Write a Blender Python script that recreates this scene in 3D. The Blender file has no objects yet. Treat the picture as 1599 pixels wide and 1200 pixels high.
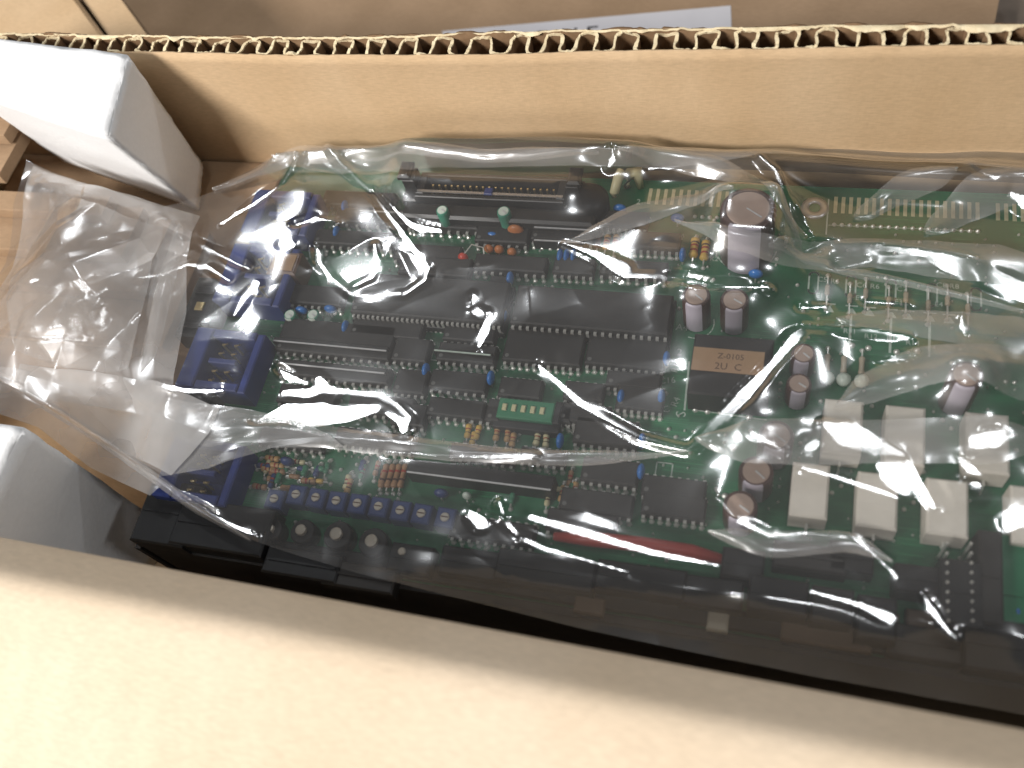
import bpy, bmesh, math, random
import numpy as np
from mathutils import Matrix, Vector
random.seed(7); rng = np.random.default_rng(7)
S = 0.001                                   # the scene is laid out in millimetres
scene = bpy.context.scene
col = scene.collection

# ------------------------------------------------------------------ camera
CX, CY = 799.5, 600.0
VX = np.array([-4600.0-CX, 70.0-CY]); VY = np.array([1500.0-CX, -2400.0-CY])
F = math.sqrt(-(VX@VY))
ax = -np.array([*VX, F]); ay = np.array([*VY, F])
ax /= np.linalg.norm(ax); ay /= np.linalg.norm(ay); az = np.cross(ax, ay)
R = np.stack([ax, ay, az]); CAMH = 279.0
CAM = np.array([0, 0, CAMH])
def at(px, py, z=0.0):
    d = R@np.array([px-CX, py-CY, F]); t = (z-CAMH)/d[2]
    return d[:2]*t
def at3(px, py, z=0.0):
    p = at(px, py, z); return np.array([p[0], p[1], z])
cam = bpy.data.cameras.new('camera'); camo = bpy.data.objects.new('camera', cam); col.objects.link(camo)
m = Matrix.Identity(4)
for i in range(3):
    m[i][0] = R[i][0]; m[i][1] = -R[i][1]; m[i][2] = -R[i][2]
m[0][3], m[1][3], m[2][3] = 0, 0, CAMH*S
camo.matrix_world = m
cam.sensor_width = 36; cam.lens = F/1599*36; cam.clip_start = 0.005; cam.clip_end = 50
cam.dof.use_dof = True; cam.dof.focus_distance = 0.335; cam.dof.aperture_fstop = 9.0
scene.camera = camo

# ------------------------------------------------------------------ light
world = bpy.data.worlds.new('World'); scene.world = world; world.use_nodes = True
bg = world.node_tree.nodes['Background']; bg.inputs[0].default_value = (1.0, 0.91, 0.84, 1); bg.inputs[1].default_value = 0.055
LAMP = np.array([-640.0, -560.0, 720.0])    # ceiling fixture behind and left of the photographer
def area(name, pos, target, sx, sy, power, colr):
    l = bpy.data.lights.new(name, 'AREA'); l.shape = 'RECTANGLE'; l.size = sx; l.size_y = sy
    l.energy = power; l.color = colr
    o = bpy.data.objects.new(name, l); col.objects.link(o)
    o.location = Vector(pos)*S
    o.rotation_euler = (Vector(target)-Vector(pos)).to_track_quat('-Z', 'Y').to_euler()
    return o
area('ceiling_lamp', LAMP, (-80, 150, 0), 0.42, 0.16, 17.5, (1.0, 0.97, 0.94))
# added small lamps out of view, placed so that creases in the film glint
GLINT_LAMPS = [np.array(p) for p in ((-1250.0, -420.0, 1500.0), (150.0, -300.0, 2100.0), (-330.0, 1420.0, 1389.0), (-980.0, 1080.0, 1389.0), (780.0, 1230.0, 1400.0), (1350.0, -150.0, 1450.0))]
for p_ in GLINT_LAMPS:
    area('glint_lamp', p_, (-80, 150, 0), 0.22, 0.075, 4.3, (0.94, 0.97, 1.0))
LAMPS = [LAMP]+GLINT_LAMPS
scene.view_settings.view_transform = 'Standard'; scene.view_settings.look = 'None'
scene.view_settings.exposure = 0.0; scene.view_settings.gamma = 1.0
scene.render.engine = 'CYCLES'
cy = scene.cycles
cy.transparent_max_bounces = 24; cy.max_bounces = 6; cy.glossy_bounces = 3; cy.diffuse_bounces = 4; cy.use_denoising = True
cy.sample_clamp_indirect = 4.0

# ------------------------------------------------------------------ materials
def mat(name, c, rough=0.5, metal=0.0, c2=None, scale=60.0, amt=0.35, bump=0.0, bscale=400.0, spec=0.5, stretch=(1, 1, 1), coat=0.0):
    ma = bpy.data.materials.new(name); ma.use_nodes = True
    nt = ma.node_tree; b = nt.nodes['Principled BSDF']
    b.inputs['Roughness'].default_value = rough; b.inputs['Metallic'].default_value = metal
    b.inputs['Specular IOR Level'].default_value = spec
    b.inputs['Coat Weight'].default_value = coat
    tc = nt.nodes.new('ShaderNodeTexCoord'); mp = nt.nodes.new('ShaderNodeMapping')
    mp.inputs['Scale'].default_value = stretch
    nt.links.new(tc.outputs['Object'], mp.inputs[0])
    n = nt.nodes.new('ShaderNodeTexNoise'); n.inputs['Scale'].default_value = scale; n.inputs['Detail'].default_value = 6
    nt.links.new(mp.outputs[0], n.inputs['Vector'])
    if c2 is None: c2 = tuple(x*(1-amt) for x in c)
    mx = nt.nodes.new('ShaderNodeMix'); mx.data_type = 'RGBA'
    mx.inputs[6].default_value = (*c, 1); mx.inputs[7].default_value = (*c2, 1)
    rp = nt.nodes.new('ShaderNodeMapRange'); rp.inputs[1].default_value = 0.35; rp.inputs[2].default_value = 0.7
    nt.links.new(n.outputs[0], rp.inputs[0]); nt.links.new(rp.outputs[0], mx.inputs[0])
    nt.links.new(mx.outputs[2], b.inputs['Base Color'])
    if bump:
        n2 = nt.nodes.new('ShaderNodeTexNoise'); n2.inputs['Scale'].default_value = bscale; n2.inputs['Detail'].default_value = 4
        nt.links.new(mp.outputs[0], n2.inputs['Vector'])
        bp = nt.nodes.new('ShaderNodeBump'); bp.inputs['Strength'].default_value = bump; bp.inputs['Distance'].default_value = 0.001
        nt.links.new(n2.outputs[0], bp.inputs['Height']); nt.links.new(bp.outputs[0], b.inputs['Normal'])
    return ma

M = {}
def cardboard(name, c, c2, lines=0.0, period=0.013):
    """kraft paper: fibres along the flutes, faint flute lines, blotches"""
    ma = mat(name, c, 0.85, 0, c2, 25, bump=0.08, bscale=900, spec=0.15, stretch=(1, 1, 0.35))
    nt = ma.node_tree; b = nt.nodes['Principled BSDF']
    base = b.inputs['Base Color'].links[0].from_socket
    tc = nt.nodes.new('ShaderNodeTexCoord')
    n = nt.nodes.new('ShaderNodeTexNoise'); n.inputs['Scale'].default_value = 1400; n.inputs['Detail'].default_value = 3
    mp = nt.nodes.new('ShaderNodeMapping'); mp.inputs['Scale'].default_value = (0.25, 1, 1)
    nt.links.new(tc.outputs['Object'], mp.inputs[0]); nt.links.new(mp.outputs[0], n.inputs['Vector'])
    mr = nt.nodes.new('ShaderNodeMapRange'); mr.inputs[1].default_value = 0.3; mr.inputs[2].default_value = 0.75
    mr.inputs[3].default_value = 1.06; mr.inputs[4].default_value = 0.9
    nt.links.new(n.outputs[0], mr.inputs[0])
    mul = nt.nodes.new('ShaderNodeMix'); mul.data_type = 'RGBA'; mul.blend_type = 'MULTIPLY'; mul.inputs[0].default_value = 1
    nt.links.new(base, mul.inputs[6]); nt.links.new(mr.outputs[0], mul.inputs[7])
    nt.links.new(mul.outputs[2], b.inputs['Base Color'])
    return ma
M['kraft'] = cardboard('kraft', (0.61, 0.435, 0.265), (0.545, 0.375, 0.215))
M['kraft_flap_lit'] = cardboard('kraft_flap_lit', (0.67, 0.545, 0.405), (0.62, 0.495, 0.355))  # kraft paled: the strong light on the flap is in the colour
M['kraft_shaded'] = cardboard('kraft_shaded', (0.37, 0.25, 0.155), (0.30, 0.20, 0.12))  # kraft darkened: shade on the left stack and rear lid is in the colour
M['flute'] = mat('flute', (0.80, 0.68, 0.46), 0.9, 0, (0.66, 0.53, 0.33), 300, bump=0.3, bscale=1500, spec=0.1)
M['cavity_shade'] = mat('fluting_shade', (0.24, 0.15, 0.085), 0.9, 0, (0.18, 0.11, 0.06), 300, spec=0.1)  # dark brown carries the shade inside the flute cavities
M['paper'] = mat('paper', (0.62, 0.60, 0.62), 0.7, amt=0.06)
M['ink'] = mat('ink', (0.02, 0.02, 0.025), 0.6)
def foam_mat():
    ma = bpy.data.materials.new('foam'); ma.use_nodes = True
    nt = ma.node_tree; b = nt.nodes['Principled BSDF']; b.inputs['Roughness'].default_value = 0.8
    b.inputs['Specular IOR Level'].default_value = 0.2
    b.inputs['Subsurface Weight'].default_value = 0.15; b.inputs['Subsurface Radius'].default_value = (0.004, 0.004, 0.004)
    tc = nt.nodes.new('ShaderNodeTexCoord')
    v = nt.nodes.new('ShaderNodeTexVoronoi'); v.inputs['Scale'].default_value = 620
    nt.links.new(tc.outputs['Object'], v.inputs['Vector'])
    cr = nt.nodes.new('ShaderNodeMapRange'); cr.inputs[1].default_value = 0.0; cr.inputs[2].default_value = 0.9
    cr.inputs[3].default_value = 0.87; cr.inputs[4].default_value = 0.84
    nt.links.new(v.outputs['Distance'], cr.inputs[0])
    cb = nt.nodes.new('ShaderNodeCombineColor')
    for i in range(3): nt.links.new(cr.outputs[0], cb.inputs[i])
    nt.links.new(cb.outputs[0], b.inputs['Base Color'])
    bp = nt.nodes.new('ShaderNodeBump'); bp.inputs['Strength'].default_value = 0.13; bp.inputs['Distance'].default_value = 0.0005; bp.invert = True
    nt.links.new(v.outputs['Distance'], bp.inputs['Height']); nt.links.new(bp.outputs[0], b.inputs['Normal'])
    return ma
M['foam'] = foam_mat()
def pcb_mat():
    ma = bpy.data.materials.new('solder_mask'); ma.use_nodes = True
    nt = ma.node_tree; b = nt.nodes['Principled BSDF']; b.inputs['Roughness'].default_value = 0.32
    tc = nt.nodes.new('ShaderNodeTexCoord')
    def track(sx, sy, off):
        mp = nt.nodes.new('ShaderNodeMapping'); mp.inputs['Scale'].default_value = (sx, sy, 1); mp.inputs['Location'].default_value = off
        nt.links.new(tc.outputs['Object'], mp.inputs[0])
        v = nt.nodes.new('ShaderNodeTexBrick'); v.inputs['Scale'].default_value = 1.0
        v.inputs['Color1'].default_value = (1, 1, 1, 1); v.inputs['Color2'].default_value = (0.1, 0.1, 0.1, 1); v.inputs['Mortar'].default_value = (0, 0, 0, 1)
        v.inputs['Mortar Size'].default_value = 0.10; v.inputs['Brick Width'].default_value = 9.0; v.inputs['Row Height'].default_value = 0.55
        nt.links.new(mp.outputs[0], v.inputs['Vector'])
        return v
    t1 = track(700, 700, (0, 0, 0))
    n = nt.nodes.new('ShaderNodeTexNoise'); n.inputs['Scale'].default_value = 38; n.inputs['Detail'].default_value = 2
    nt.links.new(tc.outputs['Object'], n.inputs['Vector'])
    mr = nt.nodes.new('ShaderNodeMapRange'); mr.inputs[1].default_value = 0.45; mr.inputs[2].default_value = 0.56
    nt.links.new(n.outputs[0], mr.inputs[0])
    mulf = nt.nodes.new('ShaderNodeMath'); mulf.operation = 'MULTIPLY'
    nt.links.new(t1.outputs['Color'], mulf.inputs[0]); nt.links.new(mr.outputs[0], mulf.inputs[1])
    mx = nt.nodes.new('ShaderNodeMix'); mx.data_type = 'RGBA'
    mx.inputs[6].default_value = (0.018, 0.118, 0.056, 1); mx.inputs[7].default_value = (0.034, 0.20, 0.088, 1)
    nt.links.new(mulf.outputs[0], mx.inputs[0]); nt.links.new(mx.outputs[2], b.inputs['Base Color'])
    return ma
M['pcb'] = pcb_mat()
M['fr4'] = mat('board_edge', (0.20, 0.24, 0.08), 0.7)
M['black'] = mat('black_plastic', (0.012, 0.012, 0.013), 0.42, scale=200)
M['chip'] = mat('chip_epoxy', (0.016, 0.015, 0.015), 0.55, c2=(0.026, 0.025, 0.024), scale=300, bump=0.1, bscale=3000)
M['tin'] = mat('tinned_metal', (0.86, 0.85, 0.80), 0.32, 0.6, scale=500, amt=0.2)
M['gold'] = mat('gold_plate', (0.83, 0.66, 0.34), 0.28, 0.9, scale=400, amt=0.2)
M['finger'] = mat('contact_plate', (0.62, 0.62, 0.43), 0.4, 0.4, scale=400, amt=0.25)
M['silver'] = mat('aluminium', (0.62, 0.62, 0.64), 0.35, 0.9, scale=300, amt=0.15)
M['blue'] = mat('blue_nylon', (0.020, 0.040, 0.19), 0.45, scale=90, amt=0.2)
M['blue2'] = mat('blue_epoxy', (0.03, 0.17, 0.50), 0.25, scale=300, amt=0.2)
M['bluetrim'] = mat('trimmer_blue', (0.02, 0.045, 0.16), 0.4, scale=300, amt=0.2)
M['sleeve'] = mat('brown_sleeve', (0.060, 0.026, 0.020), 0.33, scale=120, amt=0.3)
M['captop'] = mat('tan_cap_top', (0.37, 0.275, 0.225), 0.42, scale=250, amt=0.12)
M['stripe'] = mat('lavender_stripe', (0.42, 0.38, 0.44), 0.4, amt=0.1)
M['greensleeve'] = mat('green_sleeve', (0.05, 0.26, 0.17), 0.35, amt=0.2)
M['cement'] = mat('cement_white', (0.76, 0.71, 0.63), 0.75, scale=250, amt=0.07, bump=0.15, bscale=1500)
M['beige'] = mat('resistor_beige', (0.50, 0.30, 0.12), 0.45, amt=0.15)
M['tan'] = mat('resistor_tan', (0.36, 0.20, 0.10), 0.45, amt=0.2)
M['yellow'] = mat('resistor_yellow', (0.66, 0.42, 0.08), 0.45, amt=0.15)
M['cream'] = mat('cream_resin', (0.60, 0.55, 0.33), 0.4, amt=0.1)
M['orange'] = mat('orange_ceramic', (0.50, 0.17, 0.05), 0.4, amt=0.2)
M['red'] = mat('red_plastic', (0.60, 0.045, 0.02), 0.3, amt=0.15)
M['redwire'] = mat('red_wire', (0.34, 0.04, 0.03), 0.4, amt=0.15)
M['brownband'] = mat('brown_band', (0.08, 0.03, 0.015), 0.5)
M['redband'] = mat('red_band', (0.35, 0.03, 0.015), 0.5)
M['silk'] = mat('silkscreen_ink', (0.50, 0.60, 0.52), 0.6, scale=800, amt=0.25)
M['silkdim'] = mat('chip_marking', (0.12, 0.12, 0.115), 0.6)
M['paintwhite'] = mat('outline_white', (0.55, 0.55, 0.55), 0.45, scale=600, amt=0.2)
M['labelbrown'] = mat('relay_label', (0.40, 0.25, 0.15), 0.6, c2=(0.33, 0.21, 0.11), scale=90)
M['labelink'] = mat('relay_print', (0.10, 0.055, 0.035), 0.6)
M['grey'] = mat('grey_knob', (0.22, 0.20, 0.18), 0.5, amt=0.2)
M['screw'] = mat('trimmer_screw', (0.55, 0.50, 0.42), 0.4, 0.3, amt=0.15)
M['glass'] = mat('diode_glass', (0.42, 0.36, 0.27), 0.2, amt=0.2)
M['whitebead'] = mat('white_bead', (0.62, 0.70, 0.62), 0.35, amt=0.15)
M['brownclear'] = mat('brown_case', (0.13, 0.065, 0.04), 0.3, amt=0.2)
M['greenpart'] = mat('green_plastic', (0.03, 0.20, 0.10), 0.35, amt=0.2)
M['sheetmetal'] = mat('dark_chassis', (0.035, 0.032, 0.03), 0.5, 0.3)
M['tag'] = mat('shaded_tag_paper', (0.34, 0.31, 0.25), 0.7, amt=0.1)  # tag colour lowered to include the shade at the front edge
M['shadecase'] = mat('shaded_case', (0.11, 0.075, 0.05), 0.6, amt=0.2)  # brown lowered to include the shade at the front edge
M['table'] = mat('table_top', (0.20, 0.15, 0.11), 0.6)
def film_mat(name, haze, rough, k=1.5):
    ma = bpy.data.materials.new(name); ma.use_nodes = True; nt = ma.node_tree
    nt.nodes.remove(nt.nodes['Principled BSDF']); out = nt.nodes['Material Output']
    tr = nt.nodes.new('ShaderNodeBsdfTransparent'); tr.inputs[0].default_value = (0.985, 0.983, 0.978, 1)
    gl = nt.nodes.new('ShaderNodeBsdfGlossy'); gl.inputs['Roughness'].default_value = rough; gl.inputs[0].default_value = (1, 1, 1, 1)
    g2 = nt.nodes.new('ShaderNodeBsdfGlossy'); g2.inputs['Roughness'].default_value = 0.34; g2.inputs[0].default_value = (1, 1, 1, 1)
    gm = nt.nodes.new('ShaderNodeMixShader'); gm.inputs[0].default_value = 0.09
    nt.links.new(gl.outputs[0], gm.inputs[1]); nt.links.new(g2.outputs[0], gm.inputs[2]); gl = gm
    fr = nt.nodes.new('ShaderNodeFresnel'); fr.inputs['IOR'].default_value = 1.5
    # front and back face of the sheet reflect alike
    geo = nt.nodes.new('ShaderNodeNewGeometry')
    mi = nt.nodes.new('ShaderNodeMath'); mi.operation = 'MULTIPLY'; mi.inputs[1].default_value = k; mi.use_clamp = True
    nt.links.new(fr.outputs[0], mi.inputs[0])
    lw = nt.nodes.new('ShaderNodeMath'); lw.operation = 'MINIMUM'; lw.inputs[1].default_value = 0.6
    nt.links.new(mi.outputs[0], lw.inputs[0])
    mx = nt.nodes.new('ShaderNodeMixShader'); nt.links.new(lw.outputs[0], mx.inputs[0])
    df = nt.nodes.new('ShaderNodeBsdfDiffuse'); df.inputs[0].default_value = (0.86, 0.84, 0.82, 1)
    tl = nt.nodes.new('ShaderNodeBsdfTranslucent'); tl.inputs[0].default_value = (0.86, 0.84, 0.82, 1)
    dd = nt.nodes.new('ShaderNodeMixShader'); dd.inputs[0].default_value = 0.4
    nt.links.new(df.outputs[0], dd.inputs[1]); nt.links.new(tl.outputs[0], dd.inputs[2])
    hz = nt.nodes.new('ShaderNodeMixShader')
    tc = nt.nodes.new('ShaderNodeTexCoord'); n = nt.nodes.new('ShaderNodeTexNoise'); n.inputs['Scale'].default_value = 30; n.inputs['Detail'].default_value = 3
    nt.links.new(tc.outputs['Object'], n.inputs['Vector'])
    mr = nt.nodes.new('ShaderNodeMapRange'); mr.inputs[1].default_value = 0.3; mr.inputs[2].default_value = 0.7
    mr.inputs[3].default_value = haze*0.6; mr.inputs[4].default_value = haze*1.4
    nt.links.new(n.outputs[0], mr.inputs[0]); nt.links.new(mr.outputs[0], hz.inputs[0])
    nt.links.new(tr.outputs[0], hz.inputs[1]); nt.links.new(dd.outputs[0], hz.inputs[2])
    nt.links.new(hz.outputs[0], mx.inputs[1]); nt.links.new(gl.outputs[0], mx.inputs[2])
    nt.links.new(mx.outputs[0], out.inputs['Surface'])
    return ma
M['film'] = film_mat('clear_film', 0.048, 0.14, 3.0)
M['fold'] = film_mat('folded_film', 0.16, 0.2, 2.4)
M['bunch'] = film_mat('bunched_film', 0.24, 0.2, 2.4)
M['seam'] = film_mat('film_seam', 0.3, 0.18, 2.4)

# ------------------------------------------------------------------ mesh helpers (millimetres in, metres out)
class MB:
    def __init__(s): s.v = []; s.f = []
    def add(s, vs, fs):
        o = len(s.v); s.v += [tuple(map(float, p)) for p in vs]; s.f += [tuple(i+o for i in f) for f in fs]; return s
    def box(s, x0, x1, y0, y1, z0, z1, c=0.0):
        """box with chamfered top edges"""
        if c <= 0:
            vs = [(x0, y0, z0), (x1, y0, z0), (x1, y1, z0), (x0, y1, z0), (x0, y0, z1), (x1, y0, z1), (x1, y1, z1), (x0, y1, z1)]
            return s.add(vs, [(0, 3, 2, 1), (4, 5, 6, 7), (0, 1, 5, 4), (1, 2, 6, 5), (2, 3, 7, 6), (3, 0, 4, 7)])
        vs = [(x0, y0, z0), (x1, y0, z0), (x1, y1, z0), (x0, y1, z0), (x0, y0, z1-c), (x1, y0, z1-c), (x1, y1, z1-c), (x0, y1, z1-c),
              (x0+c, y0+c, z1), (x1-c, y0+c, z1), (x1-c, y1-c, z1), (x0+c, y1-c, z1)]
        fs = [(0, 3, 2, 1), (8, 9, 10, 11)]
        for a in range(4):
            b = (a+1) % 4
            fs += [(a, b, 4+b, 4+a), (4+a, 4+b, 8+b, 8+a)]
        return s.add(vs, fs)
    def lathe(s, prof, seg=20, cx=0, cy=0, caps=True):
        vs = []; fs = []; n = len(prof)
        for r, z in prof:
            for k in range(seg):
                a = 2*math.pi*k/seg; vs.append((cx+r*math.cos(a), cy+r*math.sin(a), z))
        for i in range(n-1):
            for k in range(seg):
                k2 = (k+1) % seg; fs.append((i*seg+k, i*seg+k2, (i+1)*seg+k2, (i+1)*seg+k))
        if caps:
            fs.append(tuple(range(seg-1, -1, -1))); fs.append(tuple((n-1)*seg+k for k in range(seg)))
        return s.add(vs, fs)
    def lathe_y(s, prof, seg=12, cx=0, cz=0):
        """body of revolution about a line along y: prof of (r, y)"""
        vs = []; fs = []; n = len(prof)
        for r, y in prof:
            for k in range(seg):
                a = 2*math.pi*k/seg; vs.append((cx+r*math.cos(a), y, cz+r*math.sin(a)))
        for i in range(n-1):
            for k in range(seg):
                k2 = (k+1) % seg; fs.append((i*seg+k2, i*seg+k, (i+1)*seg+k, (i+1)*seg+k2))
        fs.append(tuple(range(seg))); fs.append(tuple((n-1)*seg+k for k in range(seg-1, -1, -1)))
        return s.add(vs, fs)
    def tube(s, pts, r, seg=6):
        pts = [np.array(p, float) for p in pts]; vs = []; fs = []
        for i, p in enumerate(pts):
            t = pts[min(i+1, len(pts)-1)]-pts[max(i-1, 0)]; t /= np.linalg.norm(t)+1e-9
            u = np.cross(t, (0, 0, 1)) if abs(t[2]) < 0.9 else np.cross(t, (1, 0, 0)); u /= np.linalg.norm(u); w = np.cross(t, u)
            rr = r[i] if hasattr(r, '__len__') else r
            for k in range(seg):
                a = 2*math.pi*k/seg; vs.append(p+rr*(math.cos(a)*u+math.sin(a)*w))
        for i in range(len(pts)-1):
            for k in range(seg):
                k2 = (k+1) % seg; fs.append((i*seg+k, (i+1)*seg+k, (i+1)*seg+k2, i*seg+k2))
        fs.append(tuple(range(seg))); fs.append(tuple((len(pts)-1)*seg+k for k in range(seg-1, -1, -1)))
        return s.add(vs, fs)
    def mesh(s, name, m, smooth=False):
        me = bpy.data.meshes.new(name); me.from_pydata([(x*S, y*S, z*S) for x, y, z in s.v], [], s.f)
        me.materials.append(m)
        if smooth == 'auto':
            me.polygons.foreach_set('use_smooth', [len(f) == 4 for f in s.f])
        elif smooth: me.polygons.foreach_set('use_smooth', [True]*len(s.f))
        me.update(); return me
def link(name, me, parent=None, loc=(0, 0, 0), rz=0.0):
    o = bpy.data.objects.new(name, me); col.objects.link(o); o.parent = parent
    o.location = (loc[0]*S, loc[1]*S, loc[2]*S); o.rotation_euler = (0, 0, rz); return o
def empty(name, loc, label, cat, group=None):
    o = link(name, None, None, loc); o.empty_display_size = 0.01
    o['label'] = label; o['category'] = cat
    if group: o['group'] = group
    return o
def tag(o, label, cat, group=None):
    o['label'] = label; o['category'] = cat
    if group: o['group'] = group
    return o
def structure(o): o['kind'] = 'structure'; return o

# ------------------------------------------------------------------ setting
FLOOR = -58.0                                   # inside floor of the box
structure(link('table', MB().box(-900, 700, -700, 900, FLOOR-40, FLOOR-11).mesh('table', M['table'])))

# ------------------------------------------------------------------ the open carton
box = empty('cardboard_box', (-110, 145, FLOOR-11), 'open corrugated cardboard box holding the bagged circuit board', 'box')
B0 = np.array([-110, 145, FLOOR-11])
def part(name, mb, m, parent, origin, smooth=False):
    mb.v = [(x-origin[0], y-origin[1], z-origin[2]) for x, y, z in mb.v]
    return link(name, mb.mesh(name, m, smooth), parent)
part('floor_panel', MB().box(-352, 160, 20, 262, FLOOR-11, FLOOR), M['kraft'], box, B0)
ZT = 56.0
def interp(xs, ys, n):
    t = np.linspace(0, 1, len(xs)); u = np.linspace(0, 1, n); return np.interp(u, t, xs), np.interp(u, t, ys)
inner_px = [(-150, 84), (0, 82), (200, 83), (300, 85), (450, 88), (600, 89), (760, 87), (900, 84), (1100, 80), (1300, 77), (1599, 72), (1800, 69)]
outer_px = [(-150, 50), (0, 51), (200, 54), (300, 56), (450, 57), (600, 56), (760, 50), (900, 46), (1100, 43), (1300, 38), (1599, 36), (1800, 34)]
xs = np.linspace(-350, 125, 420)
ip = np.array([at(*p, ZT) for p in inner_px]); op = np.array([at(*p, ZT) for p in outer_px])
yi = np.interp(xs, ip[:, 0], ip[:, 1]); yo = np.interp(xs, op[:, 0], op[:, 1])
def noise1(n, k, seed):
    r = np.random.default_rng(seed); a = r.normal(size=n+k); return np.convolve(a, np.ones(k)/k, 'valid')[:n]*math.sqrt(k)
LEAN = 0.06
def liner(name, ya, th, side, jit, seed, m):
    """sheet of paper: face at ya, thickness th toward side, ragged top"""
    mb = MB(); n = len(xs); zt = ZT+jit*np.clip(noise1(n, 5, seed), -1.4, 1.4)*0.5+0.25*noise1(n, 2, seed+1)*jit*0.4
    rows = [0, 0.04, 0.12, 0.35, 1.0]
    vs = []
    for fr_ in rows:
        for k in range(n):
            z = zt[k]*(1-fr_)+(FLOOR+0.2)*fr_; dy = LEAN*(ZT-z)
            wob = 0.35*math.sin(xs[k]/13.0)*(1-fr_)
            for d in (0, 1): vs.append((xs[k], ya[k]+dy+side*d*th+wob*0.4, z))
    fs = []; w = 2*n
    for r in range(len(rows)-1):
        for k in range(n-1):
            a = r*w+2*k; fs.append((a, a+2, a+w+2, a+w)); fs.append((a+1, a+w+1, a+w+3, a+3))
    for k in range(n-1):
        fs.append((2*k, 2*k+1, 2*k+3, 2*k+2))
    mb.add(vs, fs)
    return part(name, mb, m, box, B0, True)
liner('inner_liner', yi, 0.9, 1, 0.25, 3, M['kraft'])
liner('outer_liner', yo, 1.3, -1, 1.0, 5, M['cavity_shade'])  # liner coloured dark for the shaded cavities behind the flutes
# torn paper curling off the outer liner
mb = MB(); vs = []; n = len(xs); j1 = noise1(n, 9, 21); j2 = noise1(n, 4, 22)
for k in range(n):
    y = yo[k]; a = max(0.0, 0.15+0.75*j1[k]+0.3*j2[k])
    vs += [(xs[k], y-1.0, ZT+0.4), (xs[k], y-1.2-1.1*min(a, 2.2), ZT+0.9+0.25*j2[k]), (xs[k], y-1.4-1.6*min(a, 2.0), ZT+0.2+0.3*j2[k])]
fs = []
for k in range(n-1):
    for q in range(2): fs.append((3*k+q, 3*k+q+1, 3*k+4+q, 3*k+3+q))
mb.add(vs, fs); part('torn_paper', mb, M['flute'], box, B0, True)
# fluting: one wavy sheet between the liners
mb = MB(); pitch = 12.7; npt = 1500; px_ = np.linspace(-350, 125, npt)
ph = np.cumsum(np.full(npt, 2*math.pi/pitch*(px_[1]-px_[0]))*(1+0.16*noise1(npt, 60, 9)*0.5))
wv = np.clip(1.12*np.sin(ph)+0.10*np.sin(3*ph+0.6), -1, 1)
shear = -1.25*np.sin(2*ph)*(1+0.25*noise1(npt, 80, 15))
yiA = np.interp(px_, xs, yi)+1.0; yoA = np.interp(px_, xs, yo)-1.5
yy = (yiA+yoA)/2+(yoA-yiA)/2*wv*(0.97+0.02*noise1(npt, 25, 11))
xx = px_+shear+0.15*noise1(npt, 6, 13)
ztop = ZT-0.5+0.35*noise1(npt, 6, 12)
vs = []; 
tx = np.gradient(xx); ty = np.gradient(yy); L = np.hypot(tx, ty)+1e-9; nx, ny = -ty/L, tx/L
for k in range(npt):
    w_ = 0.42+0.1*math.sin(k*0.37)
    for (o_, z) in ((-w_, ztop[k]-34.0), (-w_, ztop[k]), (w_, ztop[k]), (w_, ztop[k]-34.0)):
        vs.append((xx[k]+nx[k]*o_, yy[k]+ny[k]*o_+LEAN*(ZT-z), z))
fs = []
for k in range(npt-1):
    for q in (0, 2): fs.append((4*k+q, 4*k+q+1, 4*k+5+q, 4*k+4+q))
mb.add(vs, fs); part('fluting', mb, M['cavity_shade'], box, B0, False)
mb = MB(); vs2 = []
for k in range(npt):
    a_, b_ = np.array(vs[4*k+1]), np.array(vs[4*k+2]); c_ = (a_+b_)/2; f_ = 1.12+0.22*math.sin(k*0.9)*math.sin(k*0.23)
    for q, dz_ in ((a_, -0.5), (a_, 0.08), (b_, 0.08), (b_, -0.5)): p_ = c_+(q-c_)*f_; vs2.append((p_[0], p_[1], p_[2]+dz_))
mb.add(vs2, [(4*k+q, 4*k+q+1, 4*k+5+q, 4*k+4+q) for k in range(npt-1) for q in range(3)])
part('cut_edge', mb, M['flute'], box, B0, False)
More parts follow.
